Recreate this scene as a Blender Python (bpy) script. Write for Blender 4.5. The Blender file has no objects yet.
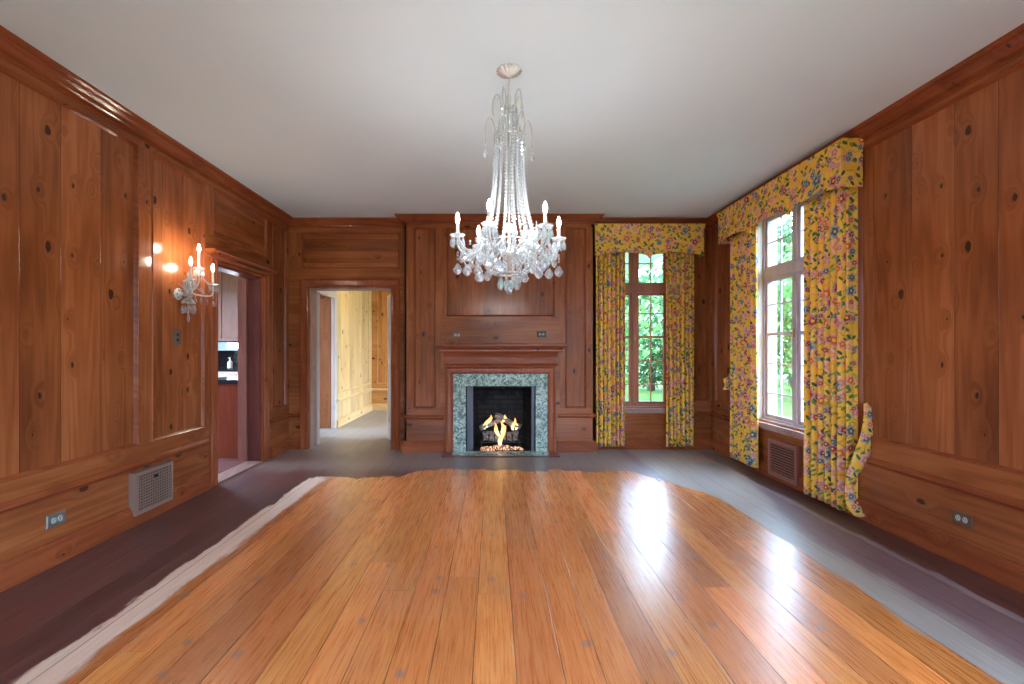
import bpy, bmesh, math, random
from mathutils import Vector, Matrix
random.seed(7)
PI = math.pi
sc = bpy.context.scene
col = sc.collection
F = 455.0; CX = 493.4; CY = 349.0; H = 1.25
XL, XR, YB, YF, YR = -2.58, 2.75, 5.71, 5.55, -2.6     # left, right, back bays, breast front, rear wall
ZC = 2.865

# ------------------------------------------------------------------ mesh builder
class MB:
    def __init__(s): s.v = []; s.f = []; s.m = []; s.uv = {}
    def quad(s, a, b, c, d, mi=0):
        n = len(s.v); s.v += [tuple(a), tuple(b), tuple(c), tuple(d)]; s.f.append((n, n+1, n+2, n+3)); s.m.append(mi)
    def box(s, x0, x1, y0, y1, z0, z1, mi=0):
        n = len(s.v)
        s.v += [(x, y, z) for x in (x0, x1) for y in (y0, y1) for z in (z0, z1)]
        for f in ((0,1,3,2),(4,6,7,5),(0,4,5,1),(2,3,7,6),(0,2,6,4),(1,5,7,3)):
            s.f.append(tuple(n+i for i in f)); s.m.append(mi)
        return s
    def pbox(s, P, u0, u1, v0, v1, h0, h1, mi=0):
        n = len(s.v)
        s.v += [tuple(P(u, v, h)) for u in (u0, u1) for v in (v0, v1) for h in (h0, h1)]
        for f in ((0,1,3,2),(4,6,7,5),(0,4,5,1),(2,3,7,6),(0,2,6,4),(1,5,7,3)):
            s.f.append(tuple(n+i for i in f)); s.m.append(mi)
        return s
    def grid(s, rows, closed_u=False, mi=0):
        n = len(s.v); R = len(rows); K = len(rows[0])
        for r in rows: s.v += [tuple(p) for p in r]
        for i in range(R-1):
            for j in range(K if closed_u else K-1):
                k = (j+1) % K
                s.f.append((n+i*K+j, n+i*K+k, n+(i+1)*K+k, n+(i+1)*K+j)); s.m.append(mi)
        return s
    def cap(s, ring, mi=0):
        n = len(s.v); s.v += [tuple(p) for p in ring]; s.f.append(tuple(range(n, n+len(ring)))); s.m.append(mi)
    def lathe(s, prof, c=(0,0,0), seg=16, flute=0, fd=0.0, axis='Z'):
        rows = []
        for r, z in prof:
            row = []
            for k in range(seg):
                a = 2*PI*k/seg; rr = r*(1+fd*math.cos(flute*a)) if flute else r
                if axis == 'Z': row.append((c[0]+rr*math.cos(a), c[1]+rr*math.sin(a), c[2]+z))
                elif axis == 'X': row.append((c[0]+z, c[1]+rr*math.cos(a), c[2]+rr*math.sin(a)))
                else: row.append((c[0]+rr*math.cos(a), c[1]+z, c[2]+rr*math.sin(a)))
            rows.append(row)
        s.grid(rows, True); s.cap(rows[0]); s.cap(rows[-1]); return s
    def tube(s, pts, r, seg=8, r1=None, closed=False):
        pts = [Vector(p) for p in pts]; n = len(pts); rows = []
        up = None
        for i, p in enumerate(pts):
            if closed: t = (pts[(i+1) % n]-pts[i-1]).normalized()
            else: t = (pts[min(i+1, n-1)]-pts[max(i-1, 0)]).normalized()
            if up is None:
                up = t.orthogonal().normalized()
            up = (up - t*up.dot(t))
            up = up.normalized() if up.length > 1e-6 else t.orthogonal().normalized()
            b = t.cross(up)
            if callable(r): rr = r(i/(n-1))
            else: rr = r if r1 is None else r+(r1-r)*i/(n-1)
            rows.append([p+(up*math.cos(2*PI*k/seg)+b*math.sin(2*PI*k/seg))*rr for k in range(seg)])
        if closed: rows.append(rows[0])
        s.grid(rows, True)
        if not closed: s.cap(rows[0]); s.cap(rows[-1])
        return s
    def bead(s, c, r, rz=None):
        rz = rz or r; n = len(s.v)
        s.v.append((c[0], c[1], c[2]+rz))
        for z, q in ((.5, .866), (-.5, .866)):
            for k in range(6):
                a = 2*PI*(k+(.5 if z < 0 else 0))/6
                s.v.append((c[0]+r*q*math.cos(a), c[1]+r*q*math.sin(a), c[2]+rz*z))
        s.v.append((c[0], c[1], c[2]-rz))
        for k in range(6):
            k2 = (k+1) % 6
            for f in ((0, 1+k, 1+k2), (1+k, 7+k, 1+k2), (1+k2, 7+k, 7+k2), (13, 7+k2, 7+k)):
                s.f.append(tuple(n+i for i in f)); s.m.append(0)
    def beads(s, pts, step, r):
        pts = [Vector(p) for p in pts]; acc = 0
        s.bead(pts[0], r)
        for a, b in zip(pts, pts[1:]):
            L = (b-a).length; t = step-acc
            while t <= L:
                s.bead(a.lerp(b, t/L), r); t += step
            acc = L-(t-step)
        return s
    def drop(s, c, w, h, d=None):
        # faceted pendant, hanging down from c
        d = d or w*.45
        x, y, z = c; n = len(s.v)
        ring = []
        for k in range(8):
            a = 2*PI*k/8; ring.append((math.cos(a), math.sin(a)))
        s.v.append((x, y, z))
        for q, zz in ((.5, .22), (1, .6), (.55, .88)):
            for cx, cy in ring: s.v.append((x+cx*w*q, y+cy*d*q, z-h*zz))
        s.v.append((x, y, z-h))
        for k in range(8):
            k2 = (k+1) % 8
            s.f.append((n, n+1+k, n+1+k2)); s.f.append((n+25, n+17+k2, n+17+k)); s.m += [0, 0]
            for r in (0, 1):
                b = n+1+8*r; s.f.append((b+k, b+8+k, b+8+k2, b+k2)); s.m.append(0)
    def build(s, name, mat, parent=None, smooth=False, origin=None, uv=None, recalc=True):
        me = bpy.data.meshes.new(name)
        o = Vector(origin) if origin else (Vector(parent['_o']) if parent is not None and '_o' in parent.keys() else Vector((0,0,0)))
        me.from_pydata([tuple(Vector(p)-o) for p in s.v], [], s.f)
        for m in (mat if isinstance(mat, (list, tuple)) else [mat]): me.materials.append(m)
        me.polygons.foreach_set('material_index', s.m)
        if smooth: me.polygons.foreach_set('use_smooth', [True]*len(s.f))
        if uv:
            L = me.uv_layers.new(name='UVMap')
            for lp in me.loops: L.data[lp.index].uv = uv[lp.vertex_index]
        me.update()
        if recalc:
            bm = bmesh.new(); bm.from_mesh(me)
            if not uv: bmesh.ops.remove_doubles(bm, verts=bm.verts, dist=1e-5)
            bmesh.ops.recalc_face_normals(bm, faces=bm.faces); bm.to_mesh(me); bm.free()
        ob = bpy.data.objects.new(name, me); col.objects.link(ob)
        if parent is not None:
            ob.parent = parent
            if '_o' in parent.keys(): ob['_o'] = parent['_o']
        elif origin: ob.location = o; ob['_o'] = tuple(origin)
        return ob

def tag(o, label=None, cat=None, group=None, kind=None):
    if label: o['label'] = label
    if cat: o['category'] = cat
    if group: o['group'] = group
    if kind: o['kind'] = kind
    return o
def thing(name, label, cat, loc=(0,0,0), group=None):
    o = bpy.data.objects.new(name, None); col.objects.link(o); o.location = loc; o['_o'] = tuple(loc)
    o.empty_display_size = .1
    return tag(o, label, cat, group)
def struct(o): o['kind'] = 'structure'; return o
def copy_tree(o, parent=None):
    c = o.copy(); col.objects.link(c)
    if parent is not None: c.parent = parent
    for ch in list(o.children): copy_tree(ch, c)
    return c

# ------------------------------------------------------------------ materials
class NT:
    def __init__(s, name):
        s.mat = bpy.data.materials.new(name); s.mat.use_nodes = True
        s.t = s.mat.node_tree; s.t.nodes.clear()
        s.out = s.n('ShaderNodeOutputMaterial')
    def n(s, typ, **kw):
        nd = s.t.nodes.new(typ)
        for k, v in kw.items(): setattr(nd, k, v)
        return nd
    def put(s, sock, v):
        if v is None: return
        if isinstance(v, bpy.types.NodeSocket): s.t.links.new(v, sock)
        else:
            if isinstance(v, (tuple, list)) and len(v) == 3 and sock.type == 'RGBA': v = (*v, 1)
            sock.default_value = v
    def m(s, op, a, b=None, c=None, clamp=False):
        nd = s.n('ShaderNodeMath', operation=op, use_clamp=clamp)
        for i, v in enumerate((a, b, c)):
            if v is not None: s.put(nd.inputs[i], v)
        return nd.outputs[0]
    def comb(s, x, y, z):
        nd = s.n('ShaderNodeCombineXYZ')
        for i, v in enumerate((x, y, z)): s.put(nd.inputs[i], v)
        return nd.outputs[0]
    def sep(s, v):
        nd = s.n('ShaderNodeSeparateXYZ'); s.put(nd.inputs[0], v); return nd.outputs
    def noise(s, vec, scale=1, detail=3, rough=.5, dist=0):
        nd = s.n('ShaderNodeTexNoise'); s.put(nd.inputs['Vector'], vec); s.put(nd.inputs['Scale'], scale)
        s.put(nd.inputs['Detail'], detail); s.put(nd.inputs['Roughness'], rough); s.put(nd.inputs['Distortion'], dist)
        return nd.outputs[0]
    def vor(s, vec, scale=1, feature='F1', dims='3D', rnd=1.0):
        nd = s.n('ShaderNodeTexVoronoi', feature=feature, voronoi_dimensions=dims); s.put(nd.inputs['Vector'], vec)
        s.put(nd.inputs['Scale'], scale); s.put(nd.inputs['Randomness'], rnd); return nd.outputs
    def white(s, v, dims='1D'):
        nd = s.n('ShaderNodeTexWhiteNoise', noise_dimensions=dims)
        s.put(nd.inputs['W' if dims == '1D' else 'Vector'], v); return nd.outputs
    def mix(s, f, a, b, mode='MIX'):
        nd = s.n('ShaderNodeMix', data_type='RGBA', blend_type=mode)
        s.put(nd.inputs[0], f); s.put(nd.inputs[6], a); s.put(nd.inputs[7], b); return nd.outputs[2]
    def ramp(s, f, stops, interp='LINEAR'):
        nd = s.n('ShaderNodeValToRGB'); cr = nd.color_ramp; cr.interpolation = interp
        while len(cr.elements) < len(stops): cr.elements.new(.5)
        for e, (p, c) in zip(cr.elements, stops):
            e.position = p; e.color = (*c, 1) if len(c) == 3 else c
        s.put(nd.inputs[0], f); return nd.outputs[0]
    def step(s, v, lo, hi):
        nd = s.n('ShaderNodeMapRange', interpolation_type='SMOOTHSTEP'); nd.clamp = True
        s.put(nd.inputs[0], v); s.put(nd.inputs[1], lo); s.put(nd.inputs[2], hi); return nd.outputs[0]
    def obj(s): return s.n('ShaderNodeTexCoord').outputs['Object']
    def uvc(s): return s.n('ShaderNodeTexCoord').outputs['UV']
    def world(s): return s.n('ShaderNodeNewGeometry').outputs['Position']
    def bsdf(s, color, rough=.5, metal=0, bump=None, bs=.2, bd=.01, **kw):
        b = s.n('ShaderNodeBsdfPrincipled')
        s.put(b.inputs['Base Color'], color); s.put(b.inputs['Roughness'], rough); s.put(b.inputs['Metallic'], metal)
        for k, v in kw.items(): s.put(b.inputs[k.replace('_', ' ')], v)
        if bump is not None:
            bn = s.n('ShaderNodeBump'); s.put(bn.inputs['Height'], bump); s.put(bn.inputs['Strength'], bs); s.put(bn.inputs['Distance'], bd)
            s.t.links.new(bn.outputs[0], b.inputs['Normal'])
        s.t.links.new(b.outputs[0], s.out.inputs[0]); return b

def srgb(r, g, b):
    f = lambda c: ((c/255+.055)/1.055)**2.4 if c > 10 else c/255/12.92
    return (f(r), f(g), f(b))

def plain(name, c, rough=.5, metal=0, **kw):
    t = NT(name); n = t.noise(t.obj(), 25, 3)
    cc = t.mix(t.m('MULTIPLY', n, .25), c, tuple(x*.8 for x in c))
    t.bsdf(cc, rough, metal, **kw); return t.mat

AX = {'X': 0, 'Y': 1, 'Z': 2}
def wood(name, light, mid, dark, along, across, plank=0, rough=.28, knots=1.0, knot_col=(.035,.016,.010), kscale=3.9, vary=.28, spec=.30, seam=.0025):
    t = NT(name); p = t.sep(t.world())
    a, c = p[AX[along]], p[AX[across]]
    third = p[3-AX[along]-AX[across]]
    c = t.m('ADD', c, t.m('MULTIPLY', third, .37)) if not plank else c
    if plank:
        # boards of uneven width
        cw = t.m('ADD', c, t.m('MULTIPLY', t.noise(t.comb(t.m('MULTIPLY', c, 1.3), 0, 0), 1, 0), plank*.9))
        q = t.m('DIVIDE', cw, plank); pid = t.m('FLOOR', q)
        rnd = t.white(pid)[0]
        fr = t.m('FRACT', q); edge = t.m('MULTIPLY', t.m('MINIMUM', fr, t.m('SUBTRACT', 1, fr)), plank)
        sm = t.step(edge, 0.0, seam)
    else: rnd = 0.37; sm = 1.0; fr = .5
    off = t.m('MULTIPLY', rnd, 23.0)
    a2 = t.m('ADD', a, off)
    # knots
    kv = t.comb(t.m('MULTIPLY', c, kscale*1.25), t.m('MULTIPLY', a2, kscale*.72), off)
    vo = t.vor(kv, 1.0, dims='2D')
    kr = t.sep(vo[1])
    kn = t.m('ADD', vo[0], t.m('MULTIPLY', t.m('SUBTRACT', t.noise(kv, 9, 2), .5), .06))
    kthr = t.m('MULTIPLY', t.m('MAXIMUM', t.m('SUBTRACT', kr[0], .30), 0), .15*knots)
    kmask = t.m('SUBTRACT', 1, t.step(t.m('SUBTRACT', kn, kthr), -.012, .016))
    kmask = t.m('MULTIPLY', kmask, t.step(kthr, .008, .02))
    swirl = t.m('MULTIPLY', t.m('SUBTRACT', 1, t.step(kn, 0, .30)), .7)
    # grain
    wv = t.comb(t.m('ADD', t.m('MULTIPLY', c, 7.5), t.m('MULTIPLY', swirl, 1.2)), t.m('MULTIPLY', a2, .42), t.m('MULTIPLY', rnd, 9))
    n1 = t.noise(wv, 1.0, 2, .5, .3)
    ring = t.m('ADD', t.m('MULTIPLY', t.m('SINE', t.m('MULTIPLY', n1, 40)), .5), .5)
    fine = t.noise(t.comb(t.m('MULTIPLY', c, 160), t.m('MULTIPLY', a2, 4), third), 1, 3, .6)
    big = t.noise(t.comb(t.m('MULTIPLY', c, 3), t.m('MULTIPLY', a2, 1.0), 1.7), 1, 3)
    g = t.m('ADD', t.m('MULTIPLY', ring, .12), t.m('ADD', t.m('MULTIPLY', fine, .22), t.m('MULTIPLY', big, .68)))
    base = t.ramp(g, [(.22, dark), (.5, mid), (.82, light)])
    br = t.m('ADD', 1-vary/2, t.m('MULTIPLY', t.white(t.m('ADD', off, 3.3))[0], vary)) if plank else 1.0
    base = t.mix(1.0, base, t.comb(br, br, br), 'MULTIPLY') if plank else base
    base = t.mix(t.m('MULTIPLY', swirl, .22), base, dark)
    base = t.mix(t.m('MULTIPLY', kmask, .88), base, knot_col)
    if plank: base = t.mix(t.m('SUBTRACT', 1, sm), base, tuple(x*.35 for x in dark))
    hgt = t.m('ADD', t.m('MULTIPLY', fine, .3), t.m('ADD', t.m('MULTIPLY', sm, 1.2), t.m('MULTIPLY', big, .8)))
    ro = t.m('ADD', rough, t.m('MULTIPLY', t.m('SUBTRACT', fine, .5), .15))
    t.bsdf(base, ro, bump=hgt, bs=.35, bd=.0035, Specular_IOR_Level=spec)
    return t.mat

# knotty pine, aged: (light, mid, dark)
P_L, P_M, P_D = srgb(174,108,60), srgb(140,78,40), srgb(98,50,25)
pineV = {}; pineS = {}; pineH = {}
for k, ac in (('Y', 'Y'), ('X', 'X')):
    pineV[k] = wood('pine_boards_'+k, P_L, P_M, P_D, 'Z', ac, .26, .20)
    pineS[k] = wood('pine_stile_'+k, P_L, P_M, P_D, 'Z', ac, 0, .20, knots=.7, kscale=3.2)
    pineH[k] = wood('pine_rail_'+k, P_L, P_M, P_D, k, 'Z', 0, .20, knots=.8, kscale=3.0)
pineHP = wood('pine_boards_level_X', P_L, P_M, P_D, 'X', 'Z', .15, .20, knots=.8)
pineHPY = wood('pine_boards_level_Y', P_L, P_M, P_D, 'Y', 'Z', .15, .20, knots=.8)
R_L, R_M, R_D = srgb(164,92,52), srgb(136,70,38), srgb(98,46,25)
trimX = wood('pine_moulding_X', R_L, R_M, R_D, 'X', 'Z', 0, .15, knots=.5)
trimY = wood('pine_moulding_Y', R_L, R_M, R_D, 'Y', 'Z', 0, .15, knots=.5)
trimZ = wood('pine_moulding_Z', R_L, R_M, R_D, 'Z', 'X', 0, .15, knots=.3)
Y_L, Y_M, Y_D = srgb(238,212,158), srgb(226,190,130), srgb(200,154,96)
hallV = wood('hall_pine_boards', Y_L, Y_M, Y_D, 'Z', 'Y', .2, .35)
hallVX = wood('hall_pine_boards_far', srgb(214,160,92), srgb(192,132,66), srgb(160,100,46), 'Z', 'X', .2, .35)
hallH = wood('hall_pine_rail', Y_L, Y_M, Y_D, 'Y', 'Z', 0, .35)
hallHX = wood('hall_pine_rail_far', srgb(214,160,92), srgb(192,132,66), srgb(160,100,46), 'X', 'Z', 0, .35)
doorwood = wood('door_wood', srgb(166,112,70), srgb(140,88,50), srgb(104,62,34), 'Z', 'X', 0, .4, knots=0)
doorpale = wood('door_edge_wood', srgb(180,150,140), srgb(150,118,108), srgb(112,82,74), 'Z', 'X', 0, .35, knots=0)
DOORMAUVE = wood('door_mauve', srgb(160,112,98), srgb(138,92,80), srgb(110,70,62), 'Z', 'X', 0, .35, knots=0)
winwood = wood('window_wood', srgb(190,130,106), srgb(166,106,84), srgb(130,78,62), 'Z', 'X', 0, .35, knots=0)
winsheen = wood('window_wood_grey', srgb(206,194,200), srgb(188,174,182), srgb(160,144,152), 'Z', 'Y', 0, .3, knots=0)  # grey-lavender: daylight reflections on brown wood painted into the colour
cabwood = wood('cabinet_cherry', srgb(150,80,50), srgb(128,62,38), srgb(104,46,28), 'Z', 'X', 0, .35, knots=0)
cabmauve = wood('cabinet_upper', srgb(160,120,104), srgb(146,106,92), srgb(128,90,78), 'Z', 'X', 0, .4, knots=0)
jambdark = wood('jamb_dark', srgb(120,72,62), srgb(98,52,46), srgb(72,36,32), 'Z', 'X', 0, .3, knots=.3)

HALLTRIM = wood('hall_trim', srgb(216,204,196), srgb(200,184,174), srgb(176,156,146), 'Z', 'X', 0, .3, knots=0)
def floor_mat():
    t = NT('oak_floor'); pos = t.world(); x, y, z = t.sep(pos)
    W = .165
    cw = t.m('ADD', x, t.m('MULTIPLY', t.noise(t.comb(t.m('MULTIPLY', x, 2.1), 0, 0), 1, 0), .16)); q = t.m('DIVIDE', cw, W); pid = t.m('FLOOR', q); rnd = t.white(pid)[0]
    fr = t.m('FRACT', q); edge = t.m('MULTIPLY', t.m('MINIMUM', fr, t.m('SUBTRACT', 1, fr)), W)
    sx = t.step(edge, 0, .0032)
    L = 3.1; qy = t.m('ADD', t.m('DIVIDE', y, L), t.m('MULTIPLY', rnd, 7.3)); yid = t.m('FLOOR', qy); fy = t.m('FRACT', qy)
    ey = t.m('MULTIPLY', t.m('MINIMUM', fy, t.m('SUBTRACT', 1, fy)), L); sy = t.m('ADD', .45, t.m('MULTIPLY', t.step(ey, 0, .0022), .55))
    seam = t.m('MULTIPLY', sx, sy)
    r2 = t.white(t.comb(pid, yid, 0), '3D'); rr = r2[0]; rc = t.sep(r2[1])
    off = t.m('MULTIPLY', rr, 31)
    gv = t.comb(t.m('ADD', t.m('MULTIPLY', x, 9), off), t.m('ADD', t.m('MULTIPLY', y, .55), off), off)
    n1 = t.noise(gv, 1, 2, .5, .4)
    ring = t.m('ADD', t.m('MULTIPLY', t.m('SINE', t.m('MULTIPLY', n1, 46)), .5), .5)
    fine = t.noise(t.comb(t.m('MULTIPLY', x, 150), t.m('MULTIPLY', y, 4), off), 1, 3, .65)
    g = t.m('ADD', t.m('MULTIPLY', ring, .15), t.m('MULTIPLY', fine, .80))
    orange = t.ramp(g, [(.15, srgb(164,88,36)), (.42, srgb(200,118,54)), (.62, srgb(214,138,72)), (.85, srgb(226,162,100))])
    ob = t.m('ADD', .74, t.m('MULTIPLY', rc[0], .48))
    orange = t.mix(1, orange, t.comb(ob, t.m('MULTIPLY', ob, t.m('ADD', .93, t.m('MULTIPLY', rc[1], .14))), ob), 'MULTIPLY')
    # reddish planks
    orange = t.mix(t.m('MULTIPLY', t.step(rc[2], .7, .95), .35), orange, srgb(150,78,40))
    # water marks and spots
    sp = t.vor(t.comb(t.m('MULTIPLY', x, 1.2), t.m('MULTIPLY', y, 1.0), 0), 3.3, dims='2D')
    sr = t.sep(sp[1]); sd = t.m('ADD', sp[0], t.m('MULTIPLY', t.noise(pos, 40, 2), .12))
    spot = t.m('MULTIPLY', t.m('SUBTRACT', 1, t.step(sd, .09, .17)), t.m('MULTIPLY', t.step(sr[0], .5, .55), .6))
    orange = t.mix(spot, orange, srgb(128,112,110))
    blot = t.step(t.noise(t.comb(t.m('MULTIPLY', x, 1.2), t.m('MULTIPLY', y, .5), 4), 1.3, 4, .6), .56, .72)
    orange = t.mix(t.m('MULTIPLY', blot, .3), orange, srgb(176,120,92))
    dk = t.ramp(g, [(.15, srgb(54,30,30)), (.5, srgb(86,53,50)), (.9, srgb(120,84,76))])
    db = t.m('ADD', .75, t.m('MULTIPLY', rc[0], .5)); dk = t.mix(1, dk, t.comb(db, db, db), 'MULTIPLY')
    redp = t.step(t.noise(t.comb(t.m('MULTIPLY', x, 2.2), t.m('MULTIPLY', y, .7), 9), 1, 4, .6), .5, .68)
    dk = t.mix(t.m('MULTIPLY', redp, .5), dk, srgb(104,50,40))
    # grey: worn varnish and painted daylight sheen towards the back; plain strip at right
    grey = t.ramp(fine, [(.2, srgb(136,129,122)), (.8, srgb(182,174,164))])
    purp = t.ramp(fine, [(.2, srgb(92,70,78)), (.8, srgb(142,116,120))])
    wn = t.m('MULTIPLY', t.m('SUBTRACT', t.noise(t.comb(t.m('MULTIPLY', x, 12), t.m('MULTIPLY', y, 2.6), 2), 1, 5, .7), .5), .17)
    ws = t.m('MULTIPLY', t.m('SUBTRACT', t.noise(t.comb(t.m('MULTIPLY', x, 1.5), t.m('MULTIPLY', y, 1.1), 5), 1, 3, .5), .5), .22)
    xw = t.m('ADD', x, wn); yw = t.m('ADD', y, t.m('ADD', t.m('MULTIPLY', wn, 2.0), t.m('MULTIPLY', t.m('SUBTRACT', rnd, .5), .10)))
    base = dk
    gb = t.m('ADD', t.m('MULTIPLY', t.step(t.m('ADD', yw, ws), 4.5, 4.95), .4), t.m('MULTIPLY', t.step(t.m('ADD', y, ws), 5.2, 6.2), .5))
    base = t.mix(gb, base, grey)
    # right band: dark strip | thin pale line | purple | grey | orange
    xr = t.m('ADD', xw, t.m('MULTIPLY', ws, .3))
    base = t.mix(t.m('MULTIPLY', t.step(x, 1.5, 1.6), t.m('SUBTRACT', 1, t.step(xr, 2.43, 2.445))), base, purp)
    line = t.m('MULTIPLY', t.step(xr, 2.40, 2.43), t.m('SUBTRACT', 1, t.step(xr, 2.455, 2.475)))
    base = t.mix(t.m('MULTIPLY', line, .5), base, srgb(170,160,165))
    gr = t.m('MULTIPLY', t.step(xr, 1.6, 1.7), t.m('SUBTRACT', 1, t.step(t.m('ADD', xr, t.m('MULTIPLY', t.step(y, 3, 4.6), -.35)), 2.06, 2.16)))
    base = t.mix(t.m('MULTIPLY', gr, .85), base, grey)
    # bare sanded strip at left
    raw = t.ramp(fine, [(.2, srgb(212,172,146)), (.8, srgb(236,208,186))])
    lm = t.m('MULTIPLY', t.step(xw, -1.80, -1.775), t.m('SUBTRACT', 1, t.step(xw, -1.64, -1.60)))
    lm = t.m('MULTIPLY', lm, t.m('SUBTRACT', 1, t.step(yw, 4.40, 4.46)))
    scr = t.m('ADD', .72, t.m('MULTIPLY', t.noise(t.comb(t.m('MULTIPLY', x, 30), t.m('MULTIPLY', y, 2), 1), 1, 3), .3))
    # refinished field
    ym = t.m('ADD', yw, t.m('MULTIPLY', t.step(x, -.95, -.75), -.24))
    rightedge = t.m('SUBTRACT', 1.90, t.m('MULTIPLY', t.step(y, 3.7, 4.9), .55))
    om = t.m('MULTIPLY', t.step(xw, -1.64, -1.61), t.m('SUBTRACT', 1, t.step(t.m('SUBTRACT', xw, rightedge), -.015, .015)))
    om = t.m('MULTIPLY', om, t.m('SUBTRACT', 1, t.step(ym, 4.42, 4.46)))
    base = t.mix(om, base, orange)
    base = t.mix(t.m('MULTIPLY', lm, scr), base, raw)
    base = t.mix(t.m('MULTIPLY', t.m('SUBTRACT', 1, seam), .95), base, srgb(40,20,12))
    ro = t.m('ADD', t.m('MULTIPLY', om, -.10), t.m('ADD', .33, t.m('MULTIPLY', lm, .25)))
    ro = t.m('ADD', ro, t.m('MULTIPLY', fine, .10))
    h = t.m('ADD', seam, t.m('ADD', t.m('MULTIPLY', fine, .25), t.m('MULTIPLY', t.noise(t.comb(t.m('MULTIPLY', x, 5), t.m('MULTIPLY', y, 1.5), off), 1, 2), .9)))
    t.bsdf(base, ro, bump=h, bs=.35, bd=.004, Specular_IOR_Level=.85, Coat_Weight=t.m('MULTIPLY', om, .75), Coat_Roughness=.27)
    return t.mat
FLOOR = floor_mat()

def fabric_mat():
    t = NT('floral_chintz'); uv = t.uvc()
    nz = t.n('ShaderNodeTexNoise'); t.put(nz.inputs['Vector'], uv); t.put(nz.inputs['Scale'], 9); t.put(nz.inputs['Detail'], 2)
    ad = t.n('ShaderNodeVectorMath', operation='MULTIPLY_ADD'); t.put(ad.inputs[0], nz.outputs[1]); ad.inputs[1].default_value = (.03,.03,0); t.put(ad.inputs[2], uv)
    v = ad.outputs[0]
    base = t.ramp(t.noise(uv, 7, 3), [(.3, srgb(242,182,50)), (.7, srgb(250,206,88))])
    # stems
    st = t.m('ABSOLUTE', t.m('SUBTRACT', t.noise(v, 8.5, 1, .5), .5))
    base = t.mix(t.m('MULTIPLY', t.m('SUBTRACT', 1, t.step(st, .006, .014)), .55), base, srgb(96,122,58))
    # leaves: stretched cells at two tilts
    for ang, scl, cA, cB, th in ((.7, 13, srgb(60,100,60), srgb(150,166,80), .24), (-.9, 11, srgb(48,88,76), srgb(104,140,70), .22)):
        mp = t.n('ShaderNodeMapping', vector_type='TEXTURE'); mp.inputs['Rotation'].default_value = (0,0,ang); mp.inputs['Scale'].default_value = (1,1/2.1,1); t.put(mp.inputs[0], v)
        vo = t.vor(mp.outputs[0], scl, dims='2D'); r = t.sep(vo[1])
        k = t.m('MULTIPLY', t.m('SUBTRACT', 1, t.step(vo[0], th, th+.06)), t.step(r[0], .46, .48))
        base = t.mix(k, base, t.mix(r[1], cA, cB))
    # flowers with petals
    def flowers(scale, rad, keep, cols, petals, offs):
        nonlocal base
        mp = t.n('ShaderNodeMapping'); mp.inputs['Location'].default_value = (offs, offs*.7, 0); t.put(mp.inputs[0], v)
        nd = t.n('ShaderNodeTexVoronoi', voronoi_dimensions='2D'); t.put(nd.inputs['Vector'], mp.outputs[0]); t.put(nd.inputs['Scale'], scale); nd.inputs['Randomness'].default_value = .75
        d = t.n('ShaderNodeVectorMath', operation='SUBTRACT'); t.put(d.inputs[0], mp.outputs[0]); t.put(d.inputs[1], nd.outputs['Position'])
        q = t.sep(d.outputs[0]); r = t.sep(nd.outputs['Color'])
        th = t.m('ADD', t.m('ARCTAN2', q[1], q[0]), t.m('MULTIPLY', r[1], 6))
        pr = t.m('MULTIPLY', t.m('ADD', .86, t.m('MULTIPLY', t.m('COSINE', t.m('MULTIPLY', th, petals)), .14)), rad)
        pr = t.m('MULTIPLY', pr, t.m('ADD', .7, t.m('MULTIPLY', r[2], .5)))
        dist = nd.outputs['Distance']
        k = t.m('MULTIPLY', t.m('SUBTRACT', 1, t.step(t.m('SUBTRACT', dist, pr), -.02, .02)), t.step(r[0], keep, keep+.01))
        cc = t.ramp(t.white(t.m('ADD', r[2], r[1]))[0], cols, 'CONSTANT')
        rel = t.m('DIVIDE', dist, pr)
        cc = t.mix(t.step(rel, .45, .8), t.mix(t.m('MULTIPLY', t.step(rel, .18, .3), 1.0), srgb(240,200,90), cc), t.mix(.35, cc, (1,.9,.8)))
        base = t.mix(k, base, cc)
    red, blue, pink, org, plum, pch = srgb(176,44,44), srgb(70,92,120), srgb(216,128,128), srgb(214,106,40), srgb(128,52,88), srgb(236,160,110)
    flowers(7.2, .38, .22, [(0, org), (.25, pch), (.45, pink), (.7, red), (.85, blue)], 5, 0)
    flowers(11, .34, .40, [(0, red), (.3, blue), (.55, plum), (.75, org), (.9, pink)], 6, 3.3)
    w = t.noise(uv, 400, 1)
    b = t.bsdf(base, .75, bump=w, bs=.1, bd=.001, Specular_IOR_Level=.25)
    tr = t.n('ShaderNodeBsdfTranslucent'); t.put(tr.inputs[0], base)
    mx = t.n('ShaderNodeMixShader'); mx.inputs[0].default_value = .12
    t.t.links.new(b.outputs[0], mx.inputs[1]); t.t.links.new(tr.outputs[0], mx.inputs[2]); t.t.links.new(mx.outputs[0], t.out.inputs[0])
    return t.mat
CHINTZ = fabric_mat()

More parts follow.
